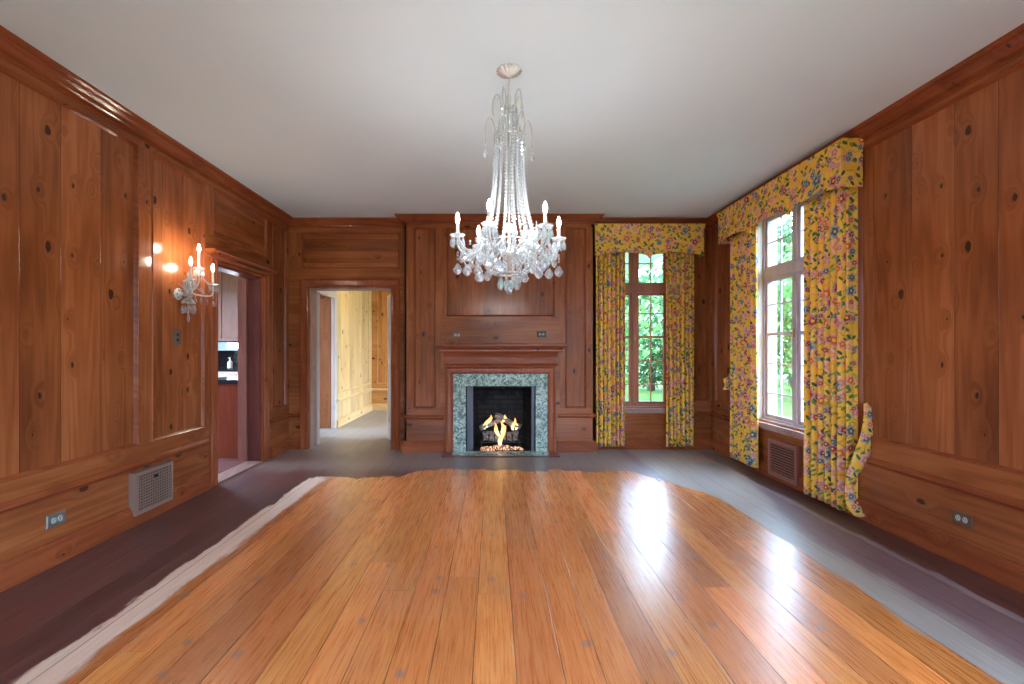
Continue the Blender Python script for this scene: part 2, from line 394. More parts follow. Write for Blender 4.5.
def marble():
    t = NT('green_marble'); p = t.world()
    n = t.noise(p, 9, 5, .65, 1.6); n2 = t.noise(p, 26, 4, .6, .9)
    vein = t.m('SUBTRACT', 1, t.step(t.m('ABSOLUTE', t.m('SUBTRACT', n, .5)), .0, .05))
    v2 = t.m('SUBTRACT', 1, t.step(t.m('ABSOLUTE', t.m('SUBTRACT', n2, .5)), 0, .05))
    c = t.ramp(n2, [(.34, srgb(60,82,74)), (.5, srgb(114,136,124)), (.66, srgb(178,192,178))])
    c = t.mix(t.m('MULTIPLY', v2, .4), c, srgb(46,64,58)); c = t.mix(t.m('MULTIPLY', vein, .7), c, srgb(210,218,206))
    t.bsdf(c, .18); return t.mat
MARBLE = marble()
def plaster():
    t = NT('ceiling_paint'); n = t.noise(t.world(), 2.5, 3); c = t.mix(n, srgb(214,226,238), srgb(220,232,242))
    t.bsdf(c, .85, bump=t.noise(t.world(), 60, 3), bs=.05, bd=.002); return t.mat
PLASTER = plaster()
def crystal():
    t = NT('crystal')
    g = t.n('ShaderNodeBsdfGlossy'); t.put(g.inputs[0], (.95,.97,1)); t.put(g.inputs[1], .08)
    tr = t.n('ShaderNodeBsdfTransparent'); t.put(tr.inputs[0], (.93,.95,.97))
    df = t.n('ShaderNodeBsdfTranslucent'); t.put(df.inputs[0], (.74,.77,.80))
    dd = t.n('ShaderNodeBsdfDiffuse'); t.put(dd.inputs[0], (.72,.75,.78))
    a = t.n('ShaderNodeMixShader'); a.inputs[0].default_value = .5; t.t.links.new(df.outputs[0], a.inputs[1]); t.t.links.new(dd.outputs[0], a.inputs[2])
    b = t.n('ShaderNodeMixShader'); b.inputs[0].default_value = .45; t.t.links.new(a.outputs[0], b.inputs[1]); t.t.links.new(g.outputs[0], b.inputs[2])
    lw = t.n('ShaderNodeLayerWeight'); lw.inputs[0].default_value = .45
    f = t.m('ADD', .30, t.m('MULTIPLY', lw.outputs[1], .65))
    c = t.n('ShaderNodeMixShader'); t.put(c.inputs[0], f); t.t.links.new(tr.outputs[0], c.inputs[1]); t.t.links.new(b.outputs[0], c.inputs[2])
    t.t.links.new(c.outputs[0], t.out.inputs[0]); return t.mat
CRYSTAL = crystal()
def glass():
    t = NT('window_glass')
    g = t.n('ShaderNodeBsdfGlossy'); t.put(g.inputs[1], .02)
    tr = t.n('ShaderNodeBsdfTransparent'); t.put(tr.inputs[0], (.95,.98,.97))
    c = t.n('ShaderNodeMixShader'); c.inputs[0].default_value = .06
    t.t.links.new(tr.outputs[0], c.inputs[1]); t.t.links.new(g.outputs[0], c.inputs[2]); t.t.links.new(c.outputs[0], t.out.inputs[0]); return t.mat
GLASS = glass()
def emit(name, c, s):
    t = NT(name); e = t.n('ShaderNodeEmission'); t.put(e.inputs[0], c); t.put(e.inputs[1], s); t.t.links.new(e.outputs[0], t.out.inputs[0]); return t.mat
BULB = emit('lit_bulb', (1, .85, .66), 250)
BULBS = emit('lit_sconce_bulb', (1, .78, .48), 150)
HALLFILL = emit('hall_fill_light', (1, .80, .45), 30)
KFILLHOOD = emit('kitchen_fill_hood_light', (1, .93, .85), 16)
NICKEL = plain('aged_nickel', (.78,.77,.75), .35, .85)
BRASS = plain('dark_brass', (.35,.26,.14), .35, 1)
WAX = plain('candle_sleeve', (.85,.83,.78), .5)
IRON = plain('iron', (.05,.05,.05), .5, .6)
BROWNM = plain('register_metal', srgb(150,122,108), .4, .3)
DARKM = plain('register_dark', srgb(12,10,10), .8)
REDBR = plain('register_brown_metal', srgb(150,100,84), .4, .2)
STEEL = plain('steel_plate', srgb(150,158,156), .35, .8)
BRZ = plain('bronze_plate', srgb(112,88,66), .4, .6)
SLOT = plain('receptacle_face', srgb(178,174,168), .5)
SLOTD = plain('receptacle_slot', srgb(28,22,20), .6)
GRANITE = plain('black_granite', srgb(30,34,40), .12)
TILEK = plain('kitchen_tile', srgb(120,84,82), .25)
WHITEP = plain('white_plastic', (.85,.85,.83), .4)
def brick_soot():
    t = NT('sooty_firebrick'); p = t.world(); x, y, z = t.sep(p)
    b = t.n('ShaderNodeTexBrick'); t.put(b.inputs['Vector'], t.comb(t.m('ADD', x, y), z, 0)); b.inputs['Scale'].default_value = 1
    b.inputs['Brick Width'].default_value = .2; b.inputs['Row Height'].default_value = .065; b.inputs['Mortar Size'].default_value = .006
    b.inputs['Color1'].default_value = (*srgb(46,40,42), 1); b.inputs['Color2'].default_value = (*srgb(62,54,54), 1); b.inputs['Mortar'].default_value = (*srgb(24,22,24), 1)
    c = t.mix(t.step(t.noise(p, 6, 4), .45, .7), b.outputs[0], srgb(22,22,26)); c = t.mix(t.m('MULTIPLY', t.step(t.noise(p, 11, 3), .62, .75), .5), c, srgb(96,92,96))
    t.bsdf(c, .85); return t.mat
SOOT = brick_soot()
def logm():
    t = NT('ceramic_log_bark'); p = t.world(); n = t.noise(p, 45, 4, .6)
    t.bsdf(t.ramp(n, [(.3, srgb(76,66,62)), (.5, srgb(142,130,124)), (.7, srgb(206,196,188))]), .9, bump=n, bs=.6, bd=.01); return t.mat
LOG = logm(); LOGEND = plain('ceramic_log_end', srgb(200,172,150), .8)
def flame():
    t = NT('gas_flame'); z = t.sep(t.n('ShaderNodeTexCoord').outputs['Generated'])[2]
    lw = t.n('ShaderNodeLayerWeight'); lw.inputs[0].default_value = .5
    c = t.ramp(z, [(0, (1,.75,.35)), (.4, (1,.55,.12)), (1, (1,.28,.04))])
    e = t.n('ShaderNodeEmission'); t.put(e.inputs[0], c); t.put(e.inputs[1], 1.4)
    tr = t.n('ShaderNodeBsdfTransparent'); m = t.n('ShaderNodeMixShader')
    t.put(m.inputs[0], t.m('MULTIPLY', t.m('ADD', .15, lw.outputs[1]), t.m('SUBTRACT', 1, t.m('MULTIPLY', z, .5))))
    t.t.links.new(e.outputs[0], m.inputs[1]); t.t.links.new(tr.outputs[0], m.inputs[2]); t.t.links.new(m.outputs[0], t.out.inputs[0]); return t.mat
FLAME = flame()
def ember():
    t = NT('glowing_embers'); n = t.noise(t.world(), 60, 3)
    b = t.bsdf(t.ramp(n, [(.35, srgb(60,50,48)), (.65, srgb(190,176,166))]), .9)
    t.put(b.inputs['Emission Color'], (1,.4,.12,1)); t.put(b.inputs['Emission Strength'], t.m('MULTIPLY', t.step(n, .5, .66), 1.6)); return t.mat
EMBER = ember()
def leafm(name, c1, c2):
    t = NT(name); c = t.mix(t.noise(t.world(), 1.6, 3), c1, c2)
    b = t.bsdf(c, .6); tr = t.n('ShaderNodeBsdfTranslucent'); t.put(tr.inputs[0], c)
    m = t.n('ShaderNodeMixShader'); m.inputs[0].default_value = .4
    t.t.links.new(b.outputs[0], m.inputs[1]); t.t.links.new(tr.outputs[0], m.inputs[2]); t.t.links.new(m.outputs[0], t.out.inputs[0]); return t.mat
LEAFA = leafm('leaves_deep_green', (.035,.09,.030), (.065,.15,.042)); LEAFB = leafm('leaves_fresh_green', (.075,.17,.04), (.12,.23,.055))
GRASS = leafm('lawn_grass', (.06,.12,.022), (.09,.16,.03)); BARK = plain('bark', (.08,.06,.045), .9)
DARKPL = plain('dark_plate', srgb(70,62,58), .4, .5)
HOUSE = plain('outside_wall', srgb(150,140,128), .9)

# ------------------------------------------------------------------ wall helpers
PL = lambda u, v, h: (XL+h, u, v)
PR = lambda u, v, h: (XR-h, u, v)
PB = lambda u, v, h: (u, YB-h, v)
PF = lambda u, v, h: (u, YF-h, v)
PRE = lambda u, v, h: (u, YR+h, v)
def inr(r, u, v): return r[0] < u < r[1] and r[2] < v < r[3]
def slab(P, u0, u1, v0, v1, holes, h0, h1, mb=None, rule=None, cuts=()):
    mb = mb or MB()
    us = sorted({u0, u1, *[x for r in holes for x in r[:2] if u0 < x < u1], *[x for r in cuts for x in r[:2] if u0 < x < u1]})
    vs = sorted({v0, v1, *[x for r in holes for x in r[2:] if v0 < x < v1], *[x for r in cuts for x in r[2:] if v0 < x < v1]})
    def solid(i, j):
        if i < 0 or j < 0 or i >= len(us)-1 or j >= len(vs)-1: return False
        u, v = (us[i]+us[i+1])/2, (vs[j]+vs[j+1])/2
        return not any(inr(r, u, v) for r in holes)
    for i in range(len(us)-1):
        for j in range(len(vs)-1):
            if not solid(i, j): continue
            a, b, c, d = us[i], us[i+1], vs[j], vs[j+1]
            mi = rule((a+b)/2, (c+d)/2) if rule else 0
            mb.quad(P(a,c,h1), P(b,c,h1), P(b,d,h1), P(a,d,h1), mi)
            mb.quad(P(a,c,h0), P(b,c,h0), P(b,d,h0), P(a,d,h0), mi)
            if not solid(i-1, j): mb.quad(P(a,c,h0), P(a,c,h1), P(a,d,h1), P(a,d,h0), mi)
            if not solid(i+1, j): mb.quad(P(b,c,h0), P(b,c,h1), P(b,d,h1), P(b,d,h0), mi)
            if not solid(i, j-1): mb.quad(P(a,c,h0), P(a,c,h1), P(b,c,h1), P(b,c,h0), mi)
            if not solid(i, j+1): mb.quad(P(a,d,h0), P(a,d,h1), P(b,d,h1), P(b,d,h0), mi)
    return mb
PROF = [(-.002, .022), (.000, .027), (.005, .029), (.010, .025), (.014, .014), (.020, .001)]
def frame(P, r, prof, mb=None, open_bottom=False):
    mb = mb or MB(); u0, u1, v0, v1 = r; rows = []
    for d, h in prof:
        pts = [P(u0+d, v0 if open_bottom else v0+d, h), P(u0+d, v1-d, h), P(u1-d, v1-d, h), P(u1-d, v0 if open_bottom else v0+d, h)]
        rows.append(pts)
    mb.grid(rows, not open_bottom)
    return mb
FW = .022
def panelled(name, P, ax, u0, u1, vtop, openings, panels, thick, hrects=(), lvlpanels=()):
    """wall slab with vertical boards, raised stiles and rails and a moulding round every panel"""
    w = slab(P, u0, u1, 0, vtop, openings, -thick, 0).build(name, pineV[ax], recalc=False); struct(w)
    def rule(u, v):
        if any(inr(r, u, v) for r in hrects): return 1
        return 0 if any(p[2] < v < p[3] for p in panels) else 1
    holes = list(openings)+list(panels)
    slab(P, u0, u1, 0, vtop-.02, holes, .0005, FW, rule=rule, cuts=hrects).build('panel_frame', [pineS[ax], pineH[ax]], w, recalc=False)
    for p in panels:
        frame(P, p, PROF).build('panel_moulding', trimZ if (p[3]-p[2]) > (p[1]-p[0]) else (trimX if ax == 'X' else trimY), w, recalc=False)
    for p in lvlpanels:
        slab(P, p[0]+.001, p[1]-.001, p[2]+.001, p[3]-.001, [], .0004, .003).build('panel_board', pineHP if ax == 'X' else pineHPY, w, recalc=False)
    return w
def sweep(path, prof, closed=False):
    """path: list of (x,y) with the room on the right; prof: (out, z)"""
    mb = MB(); n = len(path); rows = []
    for i, p in enumerate(path):
        p = Vector(p)
        def nrm(a, b):
            d = (Vector(b)-Vector(a)).normalized(); return Vector((d.y, -d.x))
        ns = []
        if closed or i > 0: ns.append(nrm(path[i-1], path[i]))
        if closed or i < n-1: ns.append(nrm(path[i], path[(i+1) % n]))
        if len(ns) == 2: b = (ns[0]+ns[1]); b = b/(1+ns[0].dot(ns[1]))
        else: b = ns[0]
        rows.append([(p.x+b.x*o, p.y+b.y*o, z) for o, z in prof])
    if closed: rows.append(rows[0])
    mb.grid(rows)
    if not closed: mb.cap(rows[0]); mb.cap(rows[-1])
    return mb

# ------------------------------------------------------------------ room shell
BX0, BX1 = -1.078, 1.227
D1 = (4.20, 5.05, -.01, 2.04)           # kitchen doorway (left wall)
D2 = (-2.307, -1.272, -.01, 2.02)       # hall doorway (back wall)
W1 = (1.34, 2.23, .52, 2.62)            # back window
W2 = (3.72, 4.74, .52, 2.62)            # right window
W3 = (-1.9, 1.1, .52, 2.62)              # right wall, beside the camera
W4 = [(-2.3, -.85, .12, 2.66), (-.6, .85, .12, 2.66), (1.1, 2.5, .12, 2.66)]  # unseen rear windows, enlarged and increased in number for fill light
VT, VB = 2.72, .555
wl = panelled('wall_left', PL, 'Y', YR, YB, ZC, [D1],
    [(-2.4, -.75, VB, VT), (-.62, .85, VB, VT), (.98, 3.28, VB, VT), (3.41, 4.03, VB, VT), (4.15, 5.14, 2.28, VT), (5.26, 5.62, VB, VT)], .14,
    hrects=[(4.03, 5.2, 2.12, 2.28)], lvlpanels=[(4.15, 5.14, 2.28, VT)])
wr = panelled('wall_right', PR, 'Y', YR, YB+.18, ZC, [W2, W3], [(1.3, 3.40, .60, 2.735), (4.98, 5.60, .60, 2.735)], .2)
wbl = panelled('wall_back', PB, 'X', XL-.14, BX0+.02, ZC, [D2], [(-2.40, -1.175, 2.254, 2.705)], .18, lvlpanels=[(-2.40, -1.175, 2.254, 2.705)])
wbr = panelled('wall_back_window_bay', PB, 'X', BX1-.02, XR, ZC, [W1], [(2.42, 2.69, .60, 2.735)], .18)
FB = (-.334, .513, -.01, .80)             # firebox opening
wf = panelled('wall_chimney_breast', PF, 'X', BX0, BX1, ZC, [FB],
    [(-.968, -.70, .53, 2.725), (.873, 1.13, .53, 2.725), (-.572, .751, 1.646, 2.725)], .12, hrects=[(-.64, .81, .0, 1.646)])
# breast returns
mb = MB(); mb.box(BX0-.0, BX0+.02, YF-FW, YB, 0, ZC-.02); mb.box(BX1-.02, BX1, YF-FW, YB, 0, ZC-.02)
mb.build('panel_frame', pineS['Y'], wf)
rear = slab(PRE, XL-.14, XR+.2, 0, ZC, W4, -.16, 0).build('wall_rear', pineV['X'], recalc=False); struct(rear)
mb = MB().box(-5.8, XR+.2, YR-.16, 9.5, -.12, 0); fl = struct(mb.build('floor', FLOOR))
cl = struct(MB().box(-5.8, XR+.2, YR-.16, 9.5, ZC, ZC+.2).build('ceiling', PLASTER))

loop = [(XL+FW, YR), (XL+FW, YB-FW), (BX0, YB-FW), (BX0, YF-FW), (BX1, YF-FW), (BX1, YB-FW), (XR-FW, YB-FW), (XR-FW, YR)]
CR = [(0, 2.768), (.008, 2.768), (.012, 2.776), (.008, 2.784), (.010, 2.790), (.026, 2.793), (.036, 2.800), (.050, 2.818), (.068, 2.830), (.070, 2.838), (.084, 2.841), (.096, 2.848), (.102, 2.855), (.102, ZC-.0005)]
n = 0
def trim(path, prof, nm=None):
    global n
    n += 1
    hor = abs(path[-1][0]-path[0][0]) > abs(path[-1][1]-path[0][1])
    o = sweep(path, prof).build(nm or 'trim_%d' % n, trimX if hor else trimY, recalc=False); struct(o); return o
trim(loop[:2], CR); trim
# crown as mitred runs (one object per wall so that the grain follows each wall)
def mitred(loop, i0, i1, prof, nm, mat):
    """the run between loop points i0..i1 with mitres taken from their neighbours"""
    full = sweep(loop, prof); K = len(prof)
    mb = MB(); rows = [full.v[i*K:(i+1)*K] for i in range(i0, i1+1)]
    mb.grid(rows); o = mb.build(nm, mat, recalc=False); struct(o); return o
bpy.data.objects.remove(bpy.data.objects['trim_1'])
CRS = [(0,1,trimY), (1,2,trimX), (2,5,trimX), (5,6,trimX), (6,7,trimY)]
for k, (i0, i1, mt) in enumerate(CRS): mitred(loop, i0, i1, CR, 'trim_%d' % (k+1), mt)
CH = [(0, .392), (.006, .392), (.010, .402), (.022, .408), (.030, .418), (.030, .430), (.020, .436), (.012, .444), (0, .448)]
BS = [(0, 0), (.030, 0), (.030, .100), (.026, .106), (.026, .114), (.018, .120), (.014, .132), (.006, .136), (0, .136)]
pA = [(XL+FW, YR), (XL+FW, 4.07)]
pB = [(XL+FW, 5.21), (XL+FW, YB-FW), (-2.425, YB-FW)]
pC = [(-1.155, YB-FW), (BX0, YB-FW), (BX0, YF-FW), (-.60, YF-FW)]
pD = [(.78, YF-FW), (BX1, YF-FW), (BX1, YB-FW), (XR-FW, YB-FW), (XR-FW, YR)]
k = 6
for pth, mt in ((pA, trimY), (pB, trimY), (pC, trimX)):
    o = sweep(pth, CH).build('trim_%d' % k, mt, recalc=False); struct(o); k += 1
CHR = [(a, z+.02) for a, z in CH]
for pth, mt in (([(.78, YF-FW), (BX1, YF-FW), (BX1, YB-FW), (1.25, YB-FW)], trimX), ([(2.31, YB-FW), (XR-FW, YB-FW), (XR-FW, 4.83)], trimY), ([(XR-FW, 3.63), (XR-FW, YR)], trimY)):
    o = sweep(pth, CHR).build('trim_%d' % k, mt, recalc=False); struct(o); k += 1
for nm, pth, mt in (('baseboard_left', pA, trimY), ('baseboard_left_corner', pB, trimY), ('baseboard_back', pC, trimX), ('baseboard_right', pD, trimY)):
    struct(sweep(pth, BS).build(nm, mt, recalc=False))

# ------------------------------------------------------------------ door casings
CAS = [(-.105, FW), (-.105, FW+.018), (-.095, FW+.024), (-.085, FW+.016), (-.03, FW+.012), (-.018, FW+.022), (-.006, FW+.020), (0, FW+.010), (.0015, -.02)]
d1 = struct(frame(PL, (D1[0], D1[1], 0, D1[3]), CAS, open_bottom=True).build('door_1', trimZ, recalc=False))
# cornice above the kitchen doorway
mb = MB()
CO = [(0, 2.075), (.020, 2.078), (.030, 2.090), (.036, 2.102), (.062, 2.108), (.080, 2.118), (.092, 2.134), (.092, 2.146), (0, 2.146)]
rows = []
for o_, z in CO:
    rows.append([(XL+FW, 4.085-o_*.6, z), (XL+FW+o_, 4.085-o_*.6, z), (XL+FW+o_, 5.165+o_*.6, z), (XL+FW, 5.165+o_*.6, z)])
mb.grid(rows); mb.cap(rows[0]); mb.cap(rows[-1]); mb.build('door_cornice', trimY, d1)
mb = MB(); mb.box(XL-.14, XL, D1[1]-.018, D1[1]+.001, 0, 2.04); mb.box(XL-.14, XL, D1[0]-.001, D1[0]+.018, 0, 2.04); mb.box(XL-.14, XL, D1[0]+.018, D1[1]-.018, 2.022, 2.041)
mb.build('jamb', jambdark, d1)
mb = MB(); mb.box(XL-.235, XL-.141, D1[1]-.04, D1[1]+.05, 0, 2.02); mb.build('door_stop', DOORMAUVE, d1)
MB().box(XL-.14, XL+.03, D1[0]+.019, D1[1]-.019, 0.0005, .014).build('threshold', doorpale, d1)
d2 = struct(frame(PB, (D2[0], D2[1], 0, D2[3]), CAS, open_bottom=True).build('door_2', trimZ, recalc=False))
mb = MB(); mb.box(D2[0]-.001, D2[0]+.018, YB, YB+.18, 0, 2.02); mb.box(D2[1]-.018, D2[1]+.001, YB, YB+.18, 0, 2.02); mb.box(D2[0]+.018, D2[1]-.018, YB, YB+.18, 2.002, 2.021)
mb.build('jamb', doorpale, d2)
# the two narrow leaves folded back into the hall
def leaf(name, hx, hy, ex, ey, mat, w_handle, z1=1.995):
    d = Vector((ex-hx, ey-hy)); L = d.length; d.normalize(); q = Vector((-d.y, d.x))
    Pm = lambda u, v, h: (hx+d.x*u+q.x*h, hy+d.y*u+q.y*h, v)
    panels = [(.09, L-.09, .22, .95), (.09, L-.09, 1.1, z1-.12)]
    mb = slab(Pm, 0, L, .008, z1, panels, -.02, .02); o = struct(mb.build(name, mat, recalc=False))
    for p in panels:
        slab(Pm, *p, [], -.008, .008).build('panel', mat, o, recalc=False)
    if w_handle:
        mb = MB(); a = Vector(Pm(L-.05, 1.02, 0))
        for s_ in (-1, 1):
            b = Vector(Pm(L-.05, 1.02, s_*.055)); c_ = Vector(Pm(L-.15, 1.02, s_*.055)); mb.tube([Vector(Pm(L-.05, 1.02, s_*.019)), b], .009); mb.tube([b, c_], .007)
        mb.build('door_handle', BRASS, o)
        mb = MB(); mb.pbox(Pm, L-.075, L-.025, .93, 1.1, -.023, .023); mb.build('handle_plate', BRASS, o)
    return o
leaf('door_3', -2.285, 5.93, -2.478, 6.42, HALLTRIM, False)
leaf('door_4', -1.295, 5.93, -1.475, 6.42, HALLTRIM, True)
# ------------------------------------------------------------------ hall and kitchen beyond
HX = -2.51
PH = lambda u, v, h: (HX+h, u, v)
hw = struct(slab(PH, 5.895, 9.32, 0, ZC, [(6.35, 7.13, -.01, 2.05)], -.03, 0).build('wall_hall_left', hallV, recalc=False))
slab(PH, 7.14, 9.32, 0, ZC, [(7.30, 9.22, .54, 2.6)], .0005, .02, rule=lambda u, v: 0).build('panel_frame', hallV, hw, recalc=False)
frame(PH, (7.30, 9.22, .54, 2.6), [(a, h-.003) for a, h in PROF]).build('panel_moulding', hallH, hw, recalc=False)
PHB = lambda u, v, h: (u, 9.32-h, v)
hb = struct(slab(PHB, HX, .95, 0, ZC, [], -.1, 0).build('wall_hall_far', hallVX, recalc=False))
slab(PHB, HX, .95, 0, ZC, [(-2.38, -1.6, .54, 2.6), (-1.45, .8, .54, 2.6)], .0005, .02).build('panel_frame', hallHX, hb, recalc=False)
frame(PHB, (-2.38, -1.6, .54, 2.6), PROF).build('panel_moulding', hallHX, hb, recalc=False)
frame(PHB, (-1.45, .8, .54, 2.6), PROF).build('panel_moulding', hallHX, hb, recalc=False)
hr = struct(slab(lambda u, v, h: (.95-h, u, v), 5.89, 9.42, 0, ZC, [(6.3, 9.1, .1, 2.6)], -.12, 0).build('wall_hall_right', hallV, recalc=False))
hp = [(HX+.02, 7.20), (HX+.02, 9.30), (.95, 9.30)]
struct(sweep(hp, CH).build('trim_30', hallH, recalc=False)); struct(sweep(hp, BS).build('baseboard_hall', hallH, recalc=False))
struct(sweep(hp, CR).build('trim_31', hallH, recalc=False))
hd = struct(frame(PH, (6.35, 7.13, 0, 2.05), [(-.09, 0), (-.09, .03), (-.03, .022), (0, .026), (.002, .01), (.002, -.031)], open_bottom=True).build('door_5', HALLTRIM, recalc=False))
leaf('door_6', -2.56, 7.17, -3.34, 7.18, doorwood, False, 2.04)
o = thing('fill_lamp', 'unseen ceiling lamp added for a warm glow in the hall', 'ceiling lamp', (-1.3, 7.4, ZC))  # fixture out of view, added to warm and brighten the hall
MB().lathe([(.17, 0), (.18, -.02), (.17, -.03)], (-1.3, 7.4, ZC), 24).build('fill_lamp_base', NICKEL, o)
MB().lathe([(.16, -.03), (.15, -.07), (.10, -.10), (.02, -.115)], (-1.3, 7.4, ZC), 24).build('fill_lamp_shade', HALLFILL, o, smooth=True)
# kitchen shell
kw = struct(MB().box(-5.7, -2.72, 8.85, 8.95, 0, ZC).build('wall_kitchen_far', cabmauve))
struct(slab(lambda u,v,h:(-5.7-h,u,v), 2.9, 8.95, 0, ZC, [(3.8,7.6,.95,2.6)], 0, .1).build('wall_kitchen_left', cabmauve, recalc=False))  # unseen opening added to let daylight into the kitchen
struct(MB().box(-5.7, -2.72, 2.9, 3.0, 0, ZC).build('wall_kitchen_near', cabmauve))
struct(MB().box(-5.7, XL-.141, 3.0, 8.85, .0005, .006).build('kitchen_floor', TILEK))
o = thing('fill_lamp', 'unseen ceiling lamp added to light the kitchen', 'ceiling lamp', (-4.2, 5.6, ZC))  # fixture out of view, added so the kitchen is not dark
MB().lathe([(.2, 0), (.21, -.02), (.2, -.03)], (-4.2, 5.6, ZC), 24).build('fill_lamp_base', NICKEL, o)
MB().lathe([(.19, -.03), (.18, -.07), (.12, -.10), (.02, -.115)], (-4.2, 5.6, ZC), 24).build('fill_lamp_shade', KFILLHOOD, o, smooth=True)
cb = thing('base_cabinet', 'reddish-brown base cabinet end panel with toe notch seen through the kitchen doorway', 'cabinet', (-3.12, 5.65, 0))
mb = MB(); mb.box(-3.33, -2.84, 5.19, 6.10, .10, .85); mb.build('body', cabwood, cb)
MB().box(-3.24, -2.84, 5.19, 6.10, .007, .10).build('plinth', cabwood, cb)
for i in range(2):
    y0 = 5.21+i*.45; dd = MB().box(-3.352, -3.331, y0, y0+.42, .12, .83).build('door', cabwood, cb); MB().tube([(-3.37, y0+.05, .6), (-3.37, y0+.05, .72)], .006).build('handle', NICKEL, dd)
tag(MB().box(-3.37, -2.82, 5.165, 6.12, .851, .90).build('countertop', GRANITE, origin=(-3.1, 5.64, .851)), 'black polished countertop on the reddish cabinet just inside the kitchen doorway', 'countertop')
cb = thing('base_cabinet', 'long base cabinet with pale drawer fronts on the far kitchen wall', 'cabinet', (-4.6, 8.5, 0))
MB().box(-5.6, -3.6, 8.24, 8.84, .10, .85).build('body', cabwood, cb); MB().box(-5.6, -3.6, 8.32, 8.84, .007, .10).build('plinth', cabwood, cb)
DRW = plain('drawer_front', srgb(190,168,150), .35)
for i in range(4):
    for z0, z1 in ((.70, .84), (.46, .68), (.12, .44)):
        x0 = -5.58+i*.495; d = MB().box(x0, x0+.475, 8.218, 8.239, z0, z1).build('drawer', DRW, cb)
        MB().tube([(x0+.18, 8.205, (z0+z1)/2), (x0+.30, 8.205, (z0+z1)/2)], .006).build('handle', NICKEL, d)
tag(MB().box(-5.62, -3.58, 8.20, 8.845, .851, .89).build('countertop', GRANITE, origin=(-4.6, 8.5, .851)), 'dark countertop along the far kitchen wall under the soap bottle', 'countertop')
tag(MB().box(-5.65, -2.75, 8.83, 8.849, .891, 1.42).build('backsplash', GRANITE, origin=(-4.2, 8.84, .891)), 'black tiled backsplash on the far kitchen wall', 'backsplash')
cb = thing('wall_cabinet', 'mauve-brown upper cabinet hung on the far kitchen wall', 'cabinet', (-4.4, 8.6, 1.43))
MB().box(-5.65, -3.3, 8.50, 8.84, 1.43, 2.86).build('body', cabmauve, cb)
MB().box(-5.65, -3.3, 8.47, 8.50, 1.40, 1.44).build('light_rail', doorpale, cb)
for i in range(4):
    x0 = -5.63+i*.58; MB().box(x0, x0+.56, 8.478, 8.499, 1.46, 2.84).build('door', cabmauve, cb)
hd_ = thing('range_hood', 'bright steel range hood shelf under the kitchen wall cabinet', 'range hood', (-5.0, 8.6, 1.2))
MB().box(-5.2, -4.72, 8.55, 8.83, 1.22, 1.38).build('body', STEEL, hd_); MB().box(-5.0, -4.76, 8.545, 8.549, 1.25, 1.36).build('light', KFILLHOOD, hd_)
bt = thing('soap_bottle', 'white pump soap bottle standing on the far kitchen countertop', 'bottle', (-4.84, 8.36, .8905))
MB().lathe([(.04, 0), (.043, .02), (.043, .11), (.03, .135), (.014, .145)], (-4.84, 8.36, .8905), 16).build('body', WHITEP, bt, smooth=True)
mb = MB().lathe([(.014, .145), (.014, .165), (.006, .17), (.006, .20)], (-4.84, 8.36, .8905), 10); mb.tube([(-4.84, 8.36, 1.09), (-4.84, 8.31, 1.085)], .007); mb.build('pump', WHITEP, bt)

# ------------------------------------------------------------------ windows
def window(name, P, r, mat, low, cross=1.40, rows_low=((.585, .86, 1.12, 1.385), (1.405, 1.68, 1.97)), transom=(1.965, 2.055), rows_up=(2.09, 2.34, 2.58), cols=2, casing=True, hd=-.085, fine=True):
    u0, u1, v0, v1 = r; um = (u0+u1)/2
    fr = slab(P, u0+.001, u1-.001, v0+.001, v1-.001, [(u0+.032, um-.024, v0+.03, transom[0]), (um+.024, u1-.032, v0+.03, transom[0]), (u0+.032, um-.024, transom[1], v1-.03), (um+.024, u1-.032, transom[1], v1-.03)], hd-.03, hd+.035)
    w = struct(fr.build(name, mat, recalc=False))
    for a, b in ((u0+.032, um-.024), (um+.024, u1-.032)):
        for c, d, rws in ((v0+.03, transom[0], 0), (transom[1], v1-.03, 1)):
            s_ = slab(P, a+.002, b-.002, c+.002, d-.002, [(a+.036, b-.036, c+.036, d-.034)], hd-.018, hd+.018).build('sash', mat, w, recalc=False)
            mb = MB(); mm = (a+b)/2
            mb.pbox(P, mm-.006, mm+.006, c+.034, d-.03, hd-.008, hd+.008)
            zs = [.80+.0, 1.10, 1.70] if rws == 0 else [2.335]
            if rws == 0:
                mb.pbox(P, a+.034, b-.034, 1.388, 1.415, hd-.016, hd+.022)
            for z in zs: mb.pbox(P, a+.034, b-.034, z-.006, z+.006, hd-.007, hd+.007)
            mb.build('muntin', mat, s_)
            MB().pbox(P, a+.034, b-.034, c+.034, d-.032, hd-.002, hd+.002).build('glass_pane', GLASS, s_)
    dp = -.18 if P is PB else (-.198 if P is PR else -.155)
    slab(P, u0+.0004, u1-.0004, v0+.0004, v1-.0004, [(u0+.011, u1-.011, v0+.011, v1-.011)], dp, -.002).build('reveal_lining', HALLTRIM, w, recalc=False)
    # latches at the mullion
    mb = MB(); mb.pbox(P, um-.012, um+.012, 1.36, 1.44, hd+.036, hd+.044); mb.tube([P(um, 1.40, hd+.044), P(um+.0, 1.37, hd+.07), P(um+.0, 1.30, hd+.075)], .006); mb.build('window_latch', BRASS, w)
    mb = MB(); mb.pbox(P, u0-.07, u1+.07, v0-.042, v0-.006, -.0, .062); mb.pbox(P, u0+.001, u1-.001, v0-.001, v0+.012, hd+.04, .0); mb.pbox(P, u0-.05, u1+.05, v0-.07, v0-.042, 0.001, .036)
    mb.build('window_sill', SILL, w)
    frame(P, (u0, u1, v0, v1), [(-.075, FW), (-.075, FW+.014), (-.02, FW+.010), (0, FW+.014), (.0005, -.04)], open_bottom=True).build('window_casing', trimZ, w, recalc=False)
    return w
